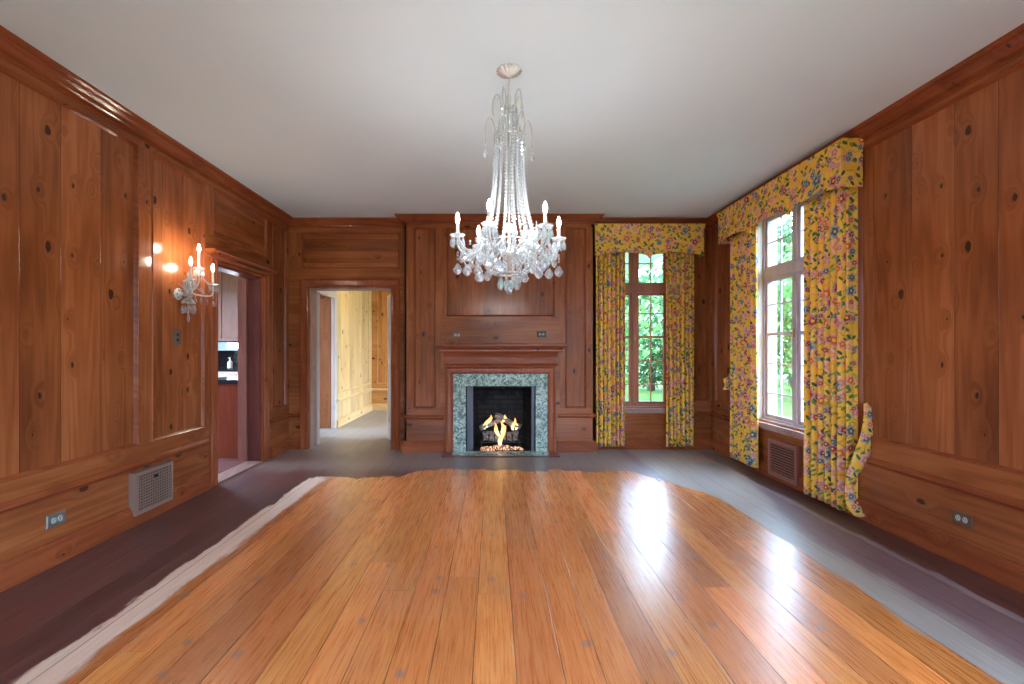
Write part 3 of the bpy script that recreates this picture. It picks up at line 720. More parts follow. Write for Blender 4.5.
SILL = wood('sill_wood', srgb(196,170,160), srgb(172,142,132), srgb(136,104,96), 'X', 'Y', 0, .22, knots=0)
window('window_1', PB, W1, winwood, .52)
window('window_2', PR, W2, winsheen, .52)
window('window_3', PR, W3, winsheen, .52)
for i, r in enumerate(W4): window('window_%d' % (4+i), PRE, (r[0], r[1], r[2], r[3]), winsheen, .3)  # unseen rear windows, enlarged and increased in number for fill light

# ------------------------------------------------------------------ fireplace
fp = thing('fireplace', 'wooden mantelpiece with green marble surround on the panelled chimney breast', 'fireplace', (.09, YF, 0))
Y0 = YF-FW
mx0, mx1 = -.584, .764
# shelf
mb = MB(); SH = [(.062, 1.213), (.070, 1.222), (.072, 1.240), (.080, 1.252), (.096, 1.268), (.098, 1.276), (.114, 1.280), (.118, 1.286), (.118, 1.312), (.112, 1.318)]
rows = [[(mx0-o_*.95, YF-.001, z), (mx0-o_*.95, Y0-o_, z), (mx1+o_*.95, Y0-o_, z), (mx1+o_*.95, YF-.001, z)] for o_, z in SH]
mb.grid(rows, True); mb.cap(rows[0]); mb.cap(rows[-1]); mb.build('mantel_shelf', trimX, fp)
# frieze with cove
mb = MB(); FR = [(.046, 1.045), (.052, 1.052), (.046, 1.060), (.026, 1.066), (.030, 1.085), (.034, 1.15), (.044, 1.185), (.060, 1.212)]
rows = [[(mx0-.0-o_*.3, YF-.001, z), (mx0-o_*.3, Y0-o_, z), (mx1+o_*.3, Y0-o_, z), (mx1+o_*.3, YF-.001, z)] for o_, z in FR]
mb.grid(rows, True); mb.cap(rows[0]); mb.cap(rows[-1]); mb.build('frieze', trimX, fp)
mo = (-.487, .656, 0, .951)
frame(PF, (mo[0], mo[1], .0, mo[3]), [(-.098, 0), (-.098, FW+.046), (-.085, FW+.052), (-.076, FW+.044), (-.062, FW+.034), (-.03, FW+.030), (-.012, FW+.036), (0, FW+.026), (0, 0)], open_bottom=True).build('casing', trimZ, fp, recalc=False)
slab(PF, mo[0], mo[1], .0, mo[3], [FB], FW+.0005, FW+.018).build('marble_surround', MARBLE, fp, recalc=False)
MB().box(-.487, .656, YF-.24, YF-.03, 0.0005, .012).build('hearth', MARBLE, fp)
mb = MB(); mb.box(-.60, .77, YF-.30, YF-.241, .0004, .010); mb.box(-.60, -.488, YF-.24, YF-.07, .0004, .010); mb.box(.657, .77, YF-.24, YF-.07, .0004, .010); mb.build('hearth_border', jambdark, fp)
# firebox: splayed sides, sloping back
a0, a1, zt = FB[0], FB[1], FB[3]; yb0, yb1 = YF-.02, YF+.46
mb = MB()
A = [(a0, yb0), (a0+.12, yb1), (a1-.12, yb1), (a1, yb0)]
for p, q in zip(A, A[1:]): mb.quad((p[0], p[1], .003), (q[0], q[1], .003), (q[0], q[1], zt+.25), (p[0], p[1], zt+.25))
mb.quad(*[(p[0], p[1], .003) for p in A]); mb.quad(*[(p[0], p[1], zt+.25) for p in A])
mb.box(a0, a1, yb0+.04, yb0+.10, zt, zt+.25)
mb.build('firebox', SOOT, fp, recalc=False)
# spark curtain bunched at each side, plus the rod
MESHM = plain('steel_mesh', srgb(120,120,128), .45, .7)
for sx, w_ in ((a0+.012, .075), (a1-.05, .035)):
    rows = []
    for z in [i*.79/14+.006 for i in range(15)]:
        rows.append([(sx+w_*j/18, YF-.005+.010*math.sin(j*2.1)+.004*math.sin(z*9+j), z) for j in range(19)])
    MB().grid(rows).build('spark_curtain', MESHM, fp, smooth=True, recalc=False)
MB().tube([(a0+.002, YF+.008, .785), (a1-.002, YF+.008, .785)], .005).build('curtain_rod', IRON, fp)
# grate
g = thing('fire_grate', 'black iron grate in the firebox carrying the gas logs', 'grate', (.09, 5.78, .004))
mb = MB()
for k_ in range(7):
    x = -.13+k_*.073; mb.tube([(x, 5.66, .19), (x, 5.665, .11), (x, 5.70, .085), (x, 5.86, .085)], .007)
mb.build('bars', IRON, g)
mb = MB()
for y in (5.68, 5.85): mb.tube([(-.17, y, .085), (.35, y, .085)], .008)
mb.build('rails', IRON, g)
for x in (-.15, .33):
    for y in (5.68, 5.85): MB().tube([(x, y, .004), (x, y, .085)], .009).build('leg', IRON, g)
def log_(p, q, r, label):
    p, q = Vector(p), Vector(q); L = (q-p).length
    o = thing('gas_log', label, 'log', tuple((p+q)/2), 'ceramic gas logs')
    mb = MB(); seg = 14; d = (q-p).normalized(); up = Vector((0, .3, 1)); b = d.cross(up).normalized(); up = b.cross(d); rows = []
    for i in range(9):
        t_ = i/8; c = p.lerp(q, t_)+up*.008*math.sin(t_*7)
        rows.append([c+(up*math.cos(2*PI*k/seg)+b*math.sin(2*PI*k/seg))*r*(1+.09*math.sin(3*k+i)+.05*math.sin(k*5+i*2)) for k in range(seg)])
    mb.grid(rows, True); mb.build('bark', LOG, o, smooth=True, recalc=False)
    for row, s_ in ((rows[0], -1), (rows[-1], 1)):
        m2 = MB(); m2.cap([Vector(v)+d*s_*.001 for v in row]); m2.build('cut_end', LOGEND, o, recalc=False)
log_((-.14, 5.83, .145), (.32, 5.84, .150), .045, 'thick grey gas log lying level at the back of the grate')
log_((-.12, 5.73, .130), (.08, 5.73, .122), .036, 'short gas log lying level at the front left of the grate')
log_((.13, 5.73, .122), (.30, 5.73, .130), .036, 'short gas log lying level at the front right of the grate')
log_((-.16, 5.67, .26), (.10, 5.80, .36), .033, 'gas log with pale cut end leaning up from the left of the fire')
log_((.03, 5.77, .41), (.34, 5.70, .27), .034, 'upper gas log sloping down to the right of the fire')
# embers
em = MB()
for i in range(170):
    x = random.uniform(-.15, .36); y = random.uniform(5.56, 5.66); z = .012+random.uniform(0, .05)*(1-abs(x-.1)/.32)
    em.bead((x, y, z), random.uniform(.010, .018))
tag(em.build('ember_bed', EMBER, origin=(.1, 5.6, .004)), 'bed of glowing ash and embers in front of the grate', 'embers', kind='stuff')
# flames
fo = thing('gas_fire', 'yellow and orange flames rising among the gas logs', 'fire', (.09, 5.72, .1))
for (x, y, z, h_, w_, ln) in ((-.085, 5.68, .27, .15, .028, .05), (-.05, 5.70, .31, .12, .022, .03), (.09, 5.64, .05, .26, .035, .07), (.055, 5.64, .17, .17, .030, -.05), (.12, 5.65, .20, .16, .032, -.02), (.13, 5.72, .33, .10, .026, .03), (.25, 5.67, .24, .16, .026, .02), (.29, 5.68, .24, .12, .022, -.02), (-.12, 5.67, .25, .09, .018, .03)):
    mb = MB(); rows = []
    for i in range(11):
        t_ = i/10; rr = w_*(math.sin(PI*min(1, t_*.9+.12))**.8)*(1-t_)**.35+.0006
        cx = x+ln*t_*t_+.012*math.sin(t_*6+x*40); cy = y+.008*math.sin(t_*5)
        rows.append([(cx+rr*math.cos(2*PI*k/10), cy+rr*.6*math.sin(2*PI*k/10), z+h_*t_) for k in range(10)])
    mb.grid(rows, True).build('flame', FLAME, fo, smooth=True, recalc=False)

# ------------------------------------------------------------------ curtains
def curtain(name, label, path_fn, z0, z1, folds, pf=1.5, group=None, thick=.0):
    """path_fn(t)->(x,y,nx,ny, amp) ; cloth pleated along the path, uv follows the flattened cloth"""
    NU, NVv = folds*12, 34; rows = []; uvs = []
    for j in range(NVv+1):
        v = j/NVv; z = z1+(z0-z1)*v; row = []; arc = 0; prev = None
        for i in range(NU+1):
            t_ = i/NU; x, y, nx, ny, amp = path_fn(t_)
            ph = 2*PI*folds*t_+.55*math.sin(5*t_*PI+v*1.3)+.25*math.sin(v*4)
            a = amp*(.75+.35*v)*(math.sin(ph)+.28*math.sin(2*ph+1.1+v))*(.8+.25*math.sin(t_*9+1))
            p = Vector((x+nx*a, y+ny*a, z+.006*math.sin(ph*1.0)*(v > .99)))
            if j == 0:
                pass
            row.append(p)
        rows.append(row)
    # arc length measured on the middle row
    mid = rows[NVv//2]; arcs = [0]
    for a, b in zip(mid, mid[1:]): arcs.append(arcs[-1]+(b-a).length)
    mb = MB().grid(rows)
    s0 = random.random()*5
    uv = [(arcs[i]+s0, (rows[j][i].z)+s0*.6) for j in range(NVv+1) for i in range(NU+1)]
    p0 = path_fn(.5)
    o = mb.build(name, CHINTZ, smooth=True, origin=(p0[0], p0[1], z0), uv=uv, recalc=False)
    md = o.modifiers.new('cloth', 'SOLIDIFY'); md.thickness = .003
    tag(o, label, 'curtain', group); return o
yb_ = 5.612
def straight(xa, ya, xb, yb, nx, ny, amp, ret=None):
    def f(t):
        return (xa+(xb-xa)*t, ya+(yb-ya)*t, nx, ny, amp)
    return f
curtain('curtain', 'yellow floral curtain panel hanging left of the back window beside the chimney breast', straight(1.262, yb_, 1.625, yb_, 0, -1, .034), .045, 2.45, 7)
curtain('curtain', 'yellow floral curtain panel hanging right of the back window by the corner', straight(2.125, yb_, 2.475, yb_, 0, -1, .034), .045, 2.45, 7)
curtain('curtain', 'narrow far floral curtain panel on the right wall window', straight(2.645, 5.04, 2.645, 4.58, -1, 0, .034), .05, 2.49, 7)
def nearp(t):
    if t < .84: s = t/.84; return (2.642, 3.84-(.43)*s, -1, 0, .035)
    s = (t-.84)/.16; return (2.642+.08*s, 3.41-.012*s, 0, -1, .035*(1-s)*.3)
curtain('curtain', 'nearest and widest floral curtain panel on the right wall window, beside the loose tieback', nearp, .03, 2.49, 7)

def valance(label, P, u0, u1, z0, z1, depth, nseg, ret_plain=True, flare=.02):
    """box valance: front board with inverted pleats and scalloped edge, and a return at either end"""
    # outline in (u,h): wall -> front -> wall
    pts = []
    K = 96
    def add(u, h, s): pts.append((u, h, s))
    add(u0, .0, -1)
    for i in range(1, 5): add(u0, depth*i/5, -1)
    for i in range(K+1): add(u0+(u1-u0)*i/K, depth, i/K)
    for i in range(1, 5): add(u1, depth*(1-i/5), 2)
    add(u1, 0, 2)
    rows = []; NV = 12; uvs = []
    arc = [0]
    for a, b in zip(pts, pts[1:]): arc.append(arc[-1]+math.hypot(b[0]-a[0], b[1]-a[1]))
    for j in range(NV+1):
        v = j/NV; row = []
        for k_, (u, h, s) in enumerate(pts):
            zb = z0; hh = h; uu = u
            if 0 <= s <= 1:
                q = s*nseg; fq = q-math.floor(q) if s < 1 else 1.0
                zb = z0+.035*math.sin(PI*fq)-.02*(1-abs(2*fq-1))*0
                e = min(fq, 1-fq)*(u1-u0)/nseg
                if 0.02 < s < .98 and e < .02: hh = h-.022*(1-e/.02)*(.4+.6*v); zb -= .012
                if e < .06 and 0.02 < s < .98: zb -= .018*(1-e/.06)
                hh += .010*math.sin(PI*fq)*v
            else: zb = z0+.004
            # flared top corner
            fl = flare*max(0, (1-v*5))
            if s == -1 or s == 0: uu = u-fl
            if s == 2 or s == 1: uu = u+fl
            hh += fl*.5*(0 <= s <= 1)
            z = z1+(zb-z1)*v
            row.append(Vector(P(uu, z, hh)))
        rows.append(row)
    so = random.random()*4
    uv = [(arc[i]+so, rows[j][i].z+so) for j in range(NV+1) for i in range(len(pts))]
    c = P((u0+u1)/2, z0, 0)
    o = MB().grid(rows).build('valance', CHINTZ, origin=c, uv=uv, recalc=False)
    md = o.modifiers.new('cloth', 'SOLIDIFY'); md.thickness = .006
    tag(o, label, 'valance')
    MB().pbox(P, u0+.004, u1-.004, z1-.03, z1-.006, .002, depth-.01).build('pelmet_board', trimX, o)
    return o
PRf = lambda u, v, h: (XR-FW-h, u, v)
PBf = lambda u, v, h: (u, YB-FW-h, v)
valance('wide box valance of yellow floral fabric above the right wall window', PRf, 3.36, 5.20, 2.445, 2.80, .158, 3)
valance('smaller floral valance above the back window beside the chimney breast', PBf, 1.245, 2.56, 2.39, 2.775, .145, 2)

# tiebacks
def ribbon(name, label, pts, widths, P3, thick=.006, parent=None):
    rows = []; uvs = []; L = 0; N = len(pts)
    pts = [Vector(p) for p in pts]
    for i in range(N):
        t = (pts[min(i+1, N-1)]-pts[max(i-1, 0)]).normalized(); q = Vector((t.z, 0, -t.x)).normalized()
        if i: L += (pts[i]-pts[i-1]).length
        w = widths[i]/2; rows.append([pts[i]-q*w, pts[i]-q*w*.4+Vector((0,-.006,0)), pts[i]+q*w*.4+Vector((0,-.006,0)), pts[i]+q*w])
        uvs += [(L+9.2, 3.1-w), (L+9.2, 3.1-w*.4), (L+9.2, 3.1+w*.4), (L+9.2, 3.1+w)]
    mb = MB().grid(rows); o = mb.build(name, CHINTZ, smooth=True, origin=None if parent is not None else tuple(pts[-1]), uv=uvs, parent=parent, recalc=False)
    md = o.modifiers.new('cloth', 'SOLIDIFY'); md.thickness = thick
    if label: tag(o, label, 'tieback')
    return o
def sm(ps, n_=6):
    out = []; ps = [Vector(p) for p in ps]
    for i in range(len(ps)-1):
        a, b, c, d = ps[max(i-1,0)], ps[i], ps[i+1], ps[min(i+2, len(ps)-1)]
        for k in range(n_):
            t = k/n_; out.append(.5*((2*b)+(c-a)*t+(2*a-5*b+4*c-d)*t*t+(3*b-a-3*c+d)*t**3))
    out.append(ps[-1]); return out
def px3(x, y, Y): return ((x-CX)*Y/F, Y, H-(y-CY)*Y/F)
A_ = sm([(*px3(865.5, 403, 3.31),), px3(869.5, 416, 3.31), px3(869, 434, 3.30), px3(862, 455, 3.29), px3(853, 474, 3.28), px3(848, 486, 3.28)])
wA = [.008+.108*math.sin(PI*min(1, (i/(len(A_)-1))*.93+.03))**.8 for i in range(len(A_))]
tb = thing('curtain_tieback', 'loose crescent floral tieback hanging open against the right wall beside the nearest curtain', 'tieback', px3(856, 517, 3.27))
ribbon('upper_band', None, A_, wA, None, parent=tb)
B_ = sm([px3(849, 484, 3.27), px3(850, 494, 3.265), px3(853, 504, 3.26), px3(858, 512, 3.26), px3(865, 516.5, 3.26)])
wB = [.05+.035*math.sin(PI*i/(len(B_)-1)) if i < len(B_)*.7 else .085*(1-(i/(len(B_)-1)))/.3+.006 for i in range(len(B_))]
ribbon('lower_band', None, B_, wB, None, parent=tb)
C_ = sm([(2.70, 5.075, .98), (2.64, 5.085, .93), (2.60, 5.07, .86), (2.60, 5.05, .80)], 5)
o = ribbon('curtain_tieback', 'small floral tieback curled beside the far curtain on the right wall', C_, [.07+.03*math.sin(i) for i in range(len(C_))], None)

# ------------------------------------------------------------------ small wall fittings
def outlet(label, P, u, v, plate, horiz=True, face=SLOT, group=None):
    w, h = (.058, .037) if horiz else (.037, .058); hb_ = FW
    o = thing('power_outlet', label, 'outlet', P(u, v, hb_))
    mb = MB(); rows = []
    for d, hh in ((0, .0), (0, .003), (.004, .006), (w, .006)):
        ww, h2 = w-d, max(h-d, .001)
        if d == w: break
        rows.append([P(u-ww, v-h2, hb_+hh), P(u+ww, v-h2, hb_+hh), P(u+ww, v+h2, hb_+hh), P(u-ww, v+h2, hb_+hh)])
    mb.grid(rows, True); mb.cap(rows[-1]); mb.build('cover_plate', plate, o)
    for s_ in (-1, 1):
        du, dv = (s_*.02, 0) if horiz else (0, s_*.02)
        mb = MB(); ring = [P(u+du+.0145*math.cos(a), v+dv+.0165*math.sin(a), hb_+.0085) for a in [2*PI*i/16 for i in range(16)]]
        ring0 = [P(u+du+.0145*math.cos(a), v+dv+.0165*math.sin(a), hb_+.005) for a in [2*PI*i/16 for i in range(16)]]
        mb.grid([ring0, ring], True); mb.cap(ring); rc = mb.build('receptacle', face, o)
        mb = MB(); mb.pbox(P, u+du-.007, u+du-.0045, v+dv-.002, v+dv+.007, hb_+.0082, hb_+.0092); mb.pbox(P, u+du+.0045, u+du+.007, v+dv-.002, v+dv+.007, hb_+.0082, hb_+.0092); mb.pbox(P, u+du-.0015, u+du+.0015, v+dv-.010, v+dv-.006, hb_+.0082, hb_+.0092)
        mb.build('slots', SLOTD, rc)
    return o
outlet('bright steel outlet plate low on the left wall near the floor', PL, 2.66, .255, STEEL)
outlet('bronze outlet plate low on the right wall', PR, 2.645, .262, BRZ)
outlet('left of the two outlets on the board above the mantel', PF, -.44, 1.42, BRZ, group='x')
outlet('right of the two outlets on the board above the mantel', PF, .585, 1.43, DARKPL, group='x')
sw = thing('light_switch', 'small dark switch plate on the left wall panel below the crystal sconce', 'switch', PL(3.70, 1.345, 0))
MB().pbox(PL, 3.668, 3.738, 1.285, 1.405, .0005, .007).build('cover_plate', STEEL, sw)
for dv in (-.022, .022): MB().pbox(PL, 3.695, 3.711, 1.345+dv-.010, 1.345+dv+.010, .007, .014).build('toggle', SLOTD, sw)

# registers
rg = thing('air_register', 'tan lattice heating register on the left wall baseboard', 'register', (XL+.05, 3.36, .08))
Pg = lambda u, v, h: PL(u, v, h+FW)
u0, u1, v0, v1 = 3.19, 3.56, .075, .375
mb = slab(Pg, u0, u1, v0, v1, [(u0+.028, u1-.018, v0+.026, v1-.026)], .0005, .052); mb.build('register_frame', BROWNM, rg)
mb = MB(); nu, nv = 14, 12; a, b, c, d = u0+.028, u1-.018, v0+.026, v1-.026
for i in range(1, nu): x = a+(b-a)*i/nu; mb.pbox(Pg, x-.0036, x+.0036, c, d, .040, .046)
for i in range(1, nv): z = c+(d-c)*i/nv; mb.pbox(Pg, a, b, z-.0036, z+.0036, .0395, .0465)
mb.build('lattice', BROWNM, rg)
MB().pbox(Pg, a, b, c, d, .001, .0325).build('duct_backing', DARKM, rg)
MB().pbox(Pg, a+.15, a+.18, d-.05, d-.03, .0466, .056).build('damper_lever', DARKM, rg)
rg = thing('air_register', 'reddish-brown louvred register on the right wall under the window', 'register', (XR-.05, 4.22, .04))
Pg2 = lambda u, v, h: PR(u, v, h+FW)
u0, u1, v0, v1 = 4.02, 4.44, .035, .385
slab(Pg2, u0, u1, v0, v1, [(u0+.035, u1-.03, v0+.045, v1-.035)], .0005, .05).build('register_frame', REDBR, rg)
a, b, c, d = u0+.035, u1-.03, v0+.045, v1-.035
mb = MB()
for i in range(11):
    z = c+(d-c)*(i+.35)/11
    mb.v += [Pg2(a, z, .046), Pg2(b, z, .046), Pg2(b, z+.008, .036), Pg2(a, z+.008, .036), Pg2(a, z+.005, .048), Pg2(b, z+.005, .048), Pg2(b, z+.012, .038), Pg2(a, z+.012, .038)]
    n_ = len(mb.v)-8
    for f in ((0,1,2,3),(4,5,6,7),(0,1,5,4),(2,3,7,6)): mb.f.append(tuple(n_+i_ for i_ in f)); mb.m.append(0)
mb.build('louvres', REDBR, rg)
MB().pbox(Pg2, a, b, c, d, .001, .0325).build('duct_backing', DARKM, rg)
# door stop wedge at the hall doorway
# ------------------------------------------------------------------ chandelier
C0 = Vector((.0905, 2.64, 0))
ch = thing('chandelier', 'tall crystal chandelier with six lit candle bulbs hanging from the ceiling', 'chandelier', (C0.x, C0.y, ZC))
c3 = lambda r, a, z: (C0.x+r*math.cos(a), C0.y+r*math.sin(a), z)
MB().lathe([(.010, 2.822), (.016, 2.830), (.024, 2.835), (.040, 2.842), (.058, 2.852), (.067, 2.859), (.068, ZC-.0005)], (C0.x, C0.y, 0), 80, 16, .10).build('ceiling_canopy', NICKEL, ch, smooth=True)
mb = MB()
for i in range(5):
    z = 2.812-i*.022; pts = []
    for k in range(14):
        a = 2*PI*k/14; w_ = .0075*math.cos(a); hh = .016*math.sin(a)
        pts.append((C0.x+(w_ if i % 2 else 0), C0.y+(0 if i % 2 else w_), z+hh))
    mb.tube(pts, .002, 6, closed=True)
mb.build('chain', NICKEL, ch, smooth=True)
MB().lathe([(.004, 2.725), (.012, 2.715), (.014, 2.69), (.007, 2.68), (.018, 2.66), (.020, 2.645), (.008, 2.63), (.006, 2.52), (.012, 2.50), (.012, 2.44), (.006, 2.42), (.006, 1.99), (.02, 1.97), (.02, 1.93), (.008, 1.92), (.008, 1.84), (.04, 1.825), (.05, 1.80), (.03, 1.775), (.01, 1.76), (.008, 1.69)], (C0.x, C0.y, 0), 12).build('stem', NICKEL, ch, smooth=True)
def ring(r, z, tr): return MB().tube([c3(r, 2*PI*k/40, z) for k in range(40)], tr, 6, closed=True)
for r, z, t_ in ((.045, 2.645, .004), (.080, 2.48, .0045), (.165, 1.86, .004), (.066, 1.685, .006)):
    ring(r, z, t_).build('ring', NICKEL, ch, smooth=True)
def loop_(r, a, z, w_, h_):
    pts = []
    for k in range(18):
        t_ = k/17; th = PI*1.25*t_
        rr = r+w_*.5*(1-math.cos(th)); zz = z+h_*math.sin(th)*(1 if th < PI else .6)
        pts.append(c3(rr, a, zz))
    return MB().tube(pts, .0046, 6)
for k in range(5): loop_(.045, .5+2*PI*k/5, 2.645, .052, .085).build('crown_loop', NICKEL, ch, smooth=True)
for k in range(6): loop_(.080, .15+2*PI*k/6, 2.48, .060, .105).build('crown_loop', NICKEL, ch, smooth=True)
for k in range(12):
    a = 2*PI*k/12
    MB().beads([c3(.045, a, 2.64), c3(.05, a, 2.58), c3(.062, a, 2.53), c3(.079, a, 2.485)], .018, .0078).build('bead_strand', CRYSTAL, ch)
for k in range(6):
    a = .15+2*PI*k/6; m_ = MB(); m_.beads([c3(.138, a, 2.46+i*-.016) for i in range(4)], .0125, .005); m_.drop(c3(.138, a, 2.40), .014, .05)
    m_.build('crystal_drop', CRYSTAL, ch)
for k in range(16):
    a = 2*PI*(k+.5)/16
    pts = []
    for i in range(21):
        t_ = i/20; z = 2.475-(2.475-1.87)*t_; r = .080+.012*t_+.075*t_**3.2
        pts.append(c3(r, a, z))
    MB().beads(pts, .0215, .0100).build('bead_strand', CRYSTAL, ch)
for k in range(18):
    a = 2*PI*k/18; pts = []
    for i in range(15):
        t_ = i/14; z = 1.86-.175*math.sin(t_*PI/2)**1.0; r = .066+.099*math.cos(t_*PI/2)**.8
        pts.append(c3(r, a, z))
    MB().beads(pts, .0205, .0096).build('bead_strand', CRYSTAL, ch)
for k in range(10):
    a = 2*PI*k/10; m_ = MB(); m_.bead(c3(.055, a, 1.672), .007); m_.drop(c3(.055, a, 1.667), .0145, .075); m_.build('crystal_drop', CRYSTAL, ch)
m_ = MB(); m_.bead((C0.x, C0.y, 1.64), .010); m_.drop((C0.x, C0.y, 1.63), .015, .04); m_.bead((C0.x, C0.y, 1.58), .017); m_.build('crystal_drop', CRYSTAL, ch)
def bulbm(c, s_=1.0):
    return MB().lathe([(.0055*s_, 0), (.0085*s_, .010*s_), (.0115*s_, .024*s_), (.009*s_, .040*s_), (.004*s_, .054*s_), (.0008, .062*s_)], c, 12)
def arm_set(root, base, tip, a, arm_pts, drops=True, clen=.06, bulb=None):
    """arm with cup, candle sleeve, bulb and hanging drops as its sub-parts"""
    ar = MB().tube(arm_pts, .0062, 8).build('arm', CRYSTALARM, root, smooth=True)
    x, y, z = tip
    MB().lathe([(.008, -.012), (.014, -.006), (.040, .004), (.043, .008), (.012, .003), (.011, .016), (.013, .020)], (x, y, z), 16, 8, .06).build('bobeche', CRYSTAL, ar, smooth=False)
    MB().lathe([(.0092, .012), (.0092, .012+clen)], (x, y, z), 12).build('candle_sleeve', WAX, ar, smooth=False)
    bulbm((x, y, z+.013+clen)).build('bulb', bulb or BULB, ar, smooth=True)
    if drops:
        for k in range(7):
            b = a+2*PI*k/7; q = (x+.034*math.cos(b), y+.034*math.sin(b)); m_ = MB()
            m_.bead((q[0], q[1], z-.003), .007); m_.drop((q[0], q[1], z-.009), .011, .056, .007); m_.build('crystal_drop', CRYSTAL, ar)
    return ar
t = NT('crystal_arm'); b_ = t.bsdf((.85,.88,.9), .08, 0); t.put(b_.inputs['Transmission Weight'], .35); CRYSTALARM = t.mat
tips = []
for k in range(6):
    a = math.radians(8+60*k); R_ = .298; zt_ = 1.895
    pts = [c3(.04+(R_-.04)*s_, a, zz) for s_, zz in ((0, 1.80), (.15, 1.835), (.35, 1.85), (.55, 1.815), (.75, 1.79), (.92, 1.81), (1.0, 1.85), (1.0, 1.884))]
    pts = sm(pts, 4); tip = c3(R_, a, zt_); tips.append((a, tip))
    ar = arm_set(ch, None, tip, a, pts)
    # long pendant below the arm tip
    for s_, dz in ((1.0, 0), (.80, .0), (.55, .01)):
        bx = c3(.04+(R_-.04)*s_, a+(.1 if s_ < 1 else 0), 0); m_ = MB(); zz = 1.80 if s_ == 1 else 1.79
        m_.beads([(bx[0], bx[1], zz), (bx[0], bx[1], zz-.045)], .018, .008); m_.drop((bx[0], bx[1], zz-.058), .028, .070, .013)
        m_.build('crystal_pendant', CRYSTAL, ar)
for k in range(6):
    a0_, p = tips[k]; a1_, q = tips[(k+1) % 6]
    for dz, rr in ((.02, .005), (.0, .0055)):
        pts = []
        for i in range(15):
            t_ = i/14; a = a0_+(math.radians(60))*t_; sag = math.sin(PI*t_)
            pts.append(c3(.295-.03*sag, a, 1.885-.10*sag-dz*2*sag))
        MB().beads(pts, .0180, rr*1.5).build('bead_swag', CRYSTAL, ch)
    am = a0_+math.radians(30)
    # swag from ring to each arm and a spire between arms
    for aa, ra in ((a0_+.12, .29), (a0_-.12, .29)):
        pts = [c3(.165+(ra-.165)*i/10, aa+(am-aa)*.0, 1.865-.09*math.sin(PI*i/10)) for i in range(11)]
        MB().beads(pts, .0180, .0080).build('bead_swag', CRYSTAL, ch)
    sp = MB(); sp.lathe([(.012, 0), (.020, .006), (.006, .012), (.013, .03), (.009, .05), (.003, .095), (.0008, .115)], c3(.165, am, 1.865), 8)
    sp.build('crystal_spire', CRYSTAL, ch)
    for r2, dz in ((.20, 0), (.235, -.02), (.26, .01), (.225, .03), (.19, .045), (.28, -.01)):
        m_ = MB(); b_ = c3(r2, am+math.sin(r2*173)*.42, 1.845+dz); m_.beads([b_, (b_[0], b_[1], b_[2]-.03)], .016, .0075); m_.drop((b_[0], b_[1], b_[2]-.04), .018, .062, .011)
        m_.build('crystal_pendant', CRYSTAL, ch)
    MB().tube([c3(.02, am, 1.80), c3(.10, am, 1.835), c3(.165, am, 1.862)], .004).build('spoke', CRYSTALARM, ch, smooth=True)

# ------------------------------------------------------------------ sconce
S = Vector((XL, 3.715, 1.70))
sco = thing('wall_sconce', 'crystal wall sconce with three lit candle bulbs on the left wall panel', 'sconce', tuple(S))
MB().lathe([(.045, .0005), (.048, .006), (.040, .014), (.026, .018), (.014, .026), (.012, .05)], tuple(S), 20, 10, .05, axis='X').build('wall_plate', CRYSTALARM, sco, smooth=True)
hub = S+Vector((.09, 0, .02))
MB().tube([S+Vector((.02, 0, 0)), S+Vector((.06, 0, -.01)), hub], .008).build('bracket', CRYSTALARM, sco, smooth=True)
MB().lathe([(.004, -.10), (.012, -.09), (.016, -.06), (.008, -.04), (.020, -.01), (.024, .01), (.012, .03), (.008, .06), (.012, .09), (.006, .12), (.010, .15)], tuple(hub), 14).build('body', CRYSTAL, sco)
for (dx, dy, z, cl_) in ((.176, -.10, 1.80, .105), (.176, .185, 1.80, .105), (.176, .0, 1.905, .125)):
    tip = (XL+dx, S.y+dy, z); m0 = hub+Vector((0, 0, 0))
    if dy: pts = sm([hub, (XL+dx*.7, S.y+dy*.35, 1.70), (XL+dx, S.y+dy*.8, 1.70), (XL+dx, S.y+dy, 1.74), (XL+dx, S.y+dy, z-.01)], 5)
    else: pts = sm([hub, (XL+dx*.8, S.y, 1.74), (XL+dx, S.y, 1.80), (XL+dx, S.y, z-.01)], 5)
    ar = arm_set(sco, None, tip, .3, pts, True, cl_, BULBS)
    m_ = MB(); m_.beads([(tip[0], tip[1], z-.06), (tip[0], tip[1], z-.12)], .018, .008); m_.drop((tip[0], tip[1], z-.13), .019, .06, .012)
    if dy: m_.build('crystal_pendant', CRYSTAL, ar)
dsh = MB().lathe([(.01, .03), (.030, .02), (.046, .0), (.048, -.006), (.03, -.004)], (hub.x, hub.y, 1.635), 16, 8, .06); dsh.build('lower_dish', CRYSTAL, sco)
for k in range(8):
    a = 2*PI*k/8; q = (hub.x+.045*math.cos(a), hub.y+.045*math.sin(a)); m_ = MB(); m_.bead((q[0], q[1], 1.625), .008); m_.drop((q[0], q[1], 1.615), .014, .078, .009); m_.build('crystal_drop', CRYSTAL, sco)
m_ = MB(); m_.beads([(hub.x, hub.y, 1.63), (hub.x, hub.y, 1.54)], .014, .006); m_.drop((hub.x, hub.y, 1.54), .016, .07, .011); m_.build('crystal_drop', CRYSTAL, sco)
for s_ in (-1, 1):
    pts = [(XL+.10+.06*math.sin(PI*i/12), S.y+s_*(.02+.12*i/12), 1.80-.07*math.sin(PI*i/12)-.03*(i/12)) for i in range(13)]
    MB().beads(pts, .018, .008).build('bead_swag', CRYSTAL, sco)

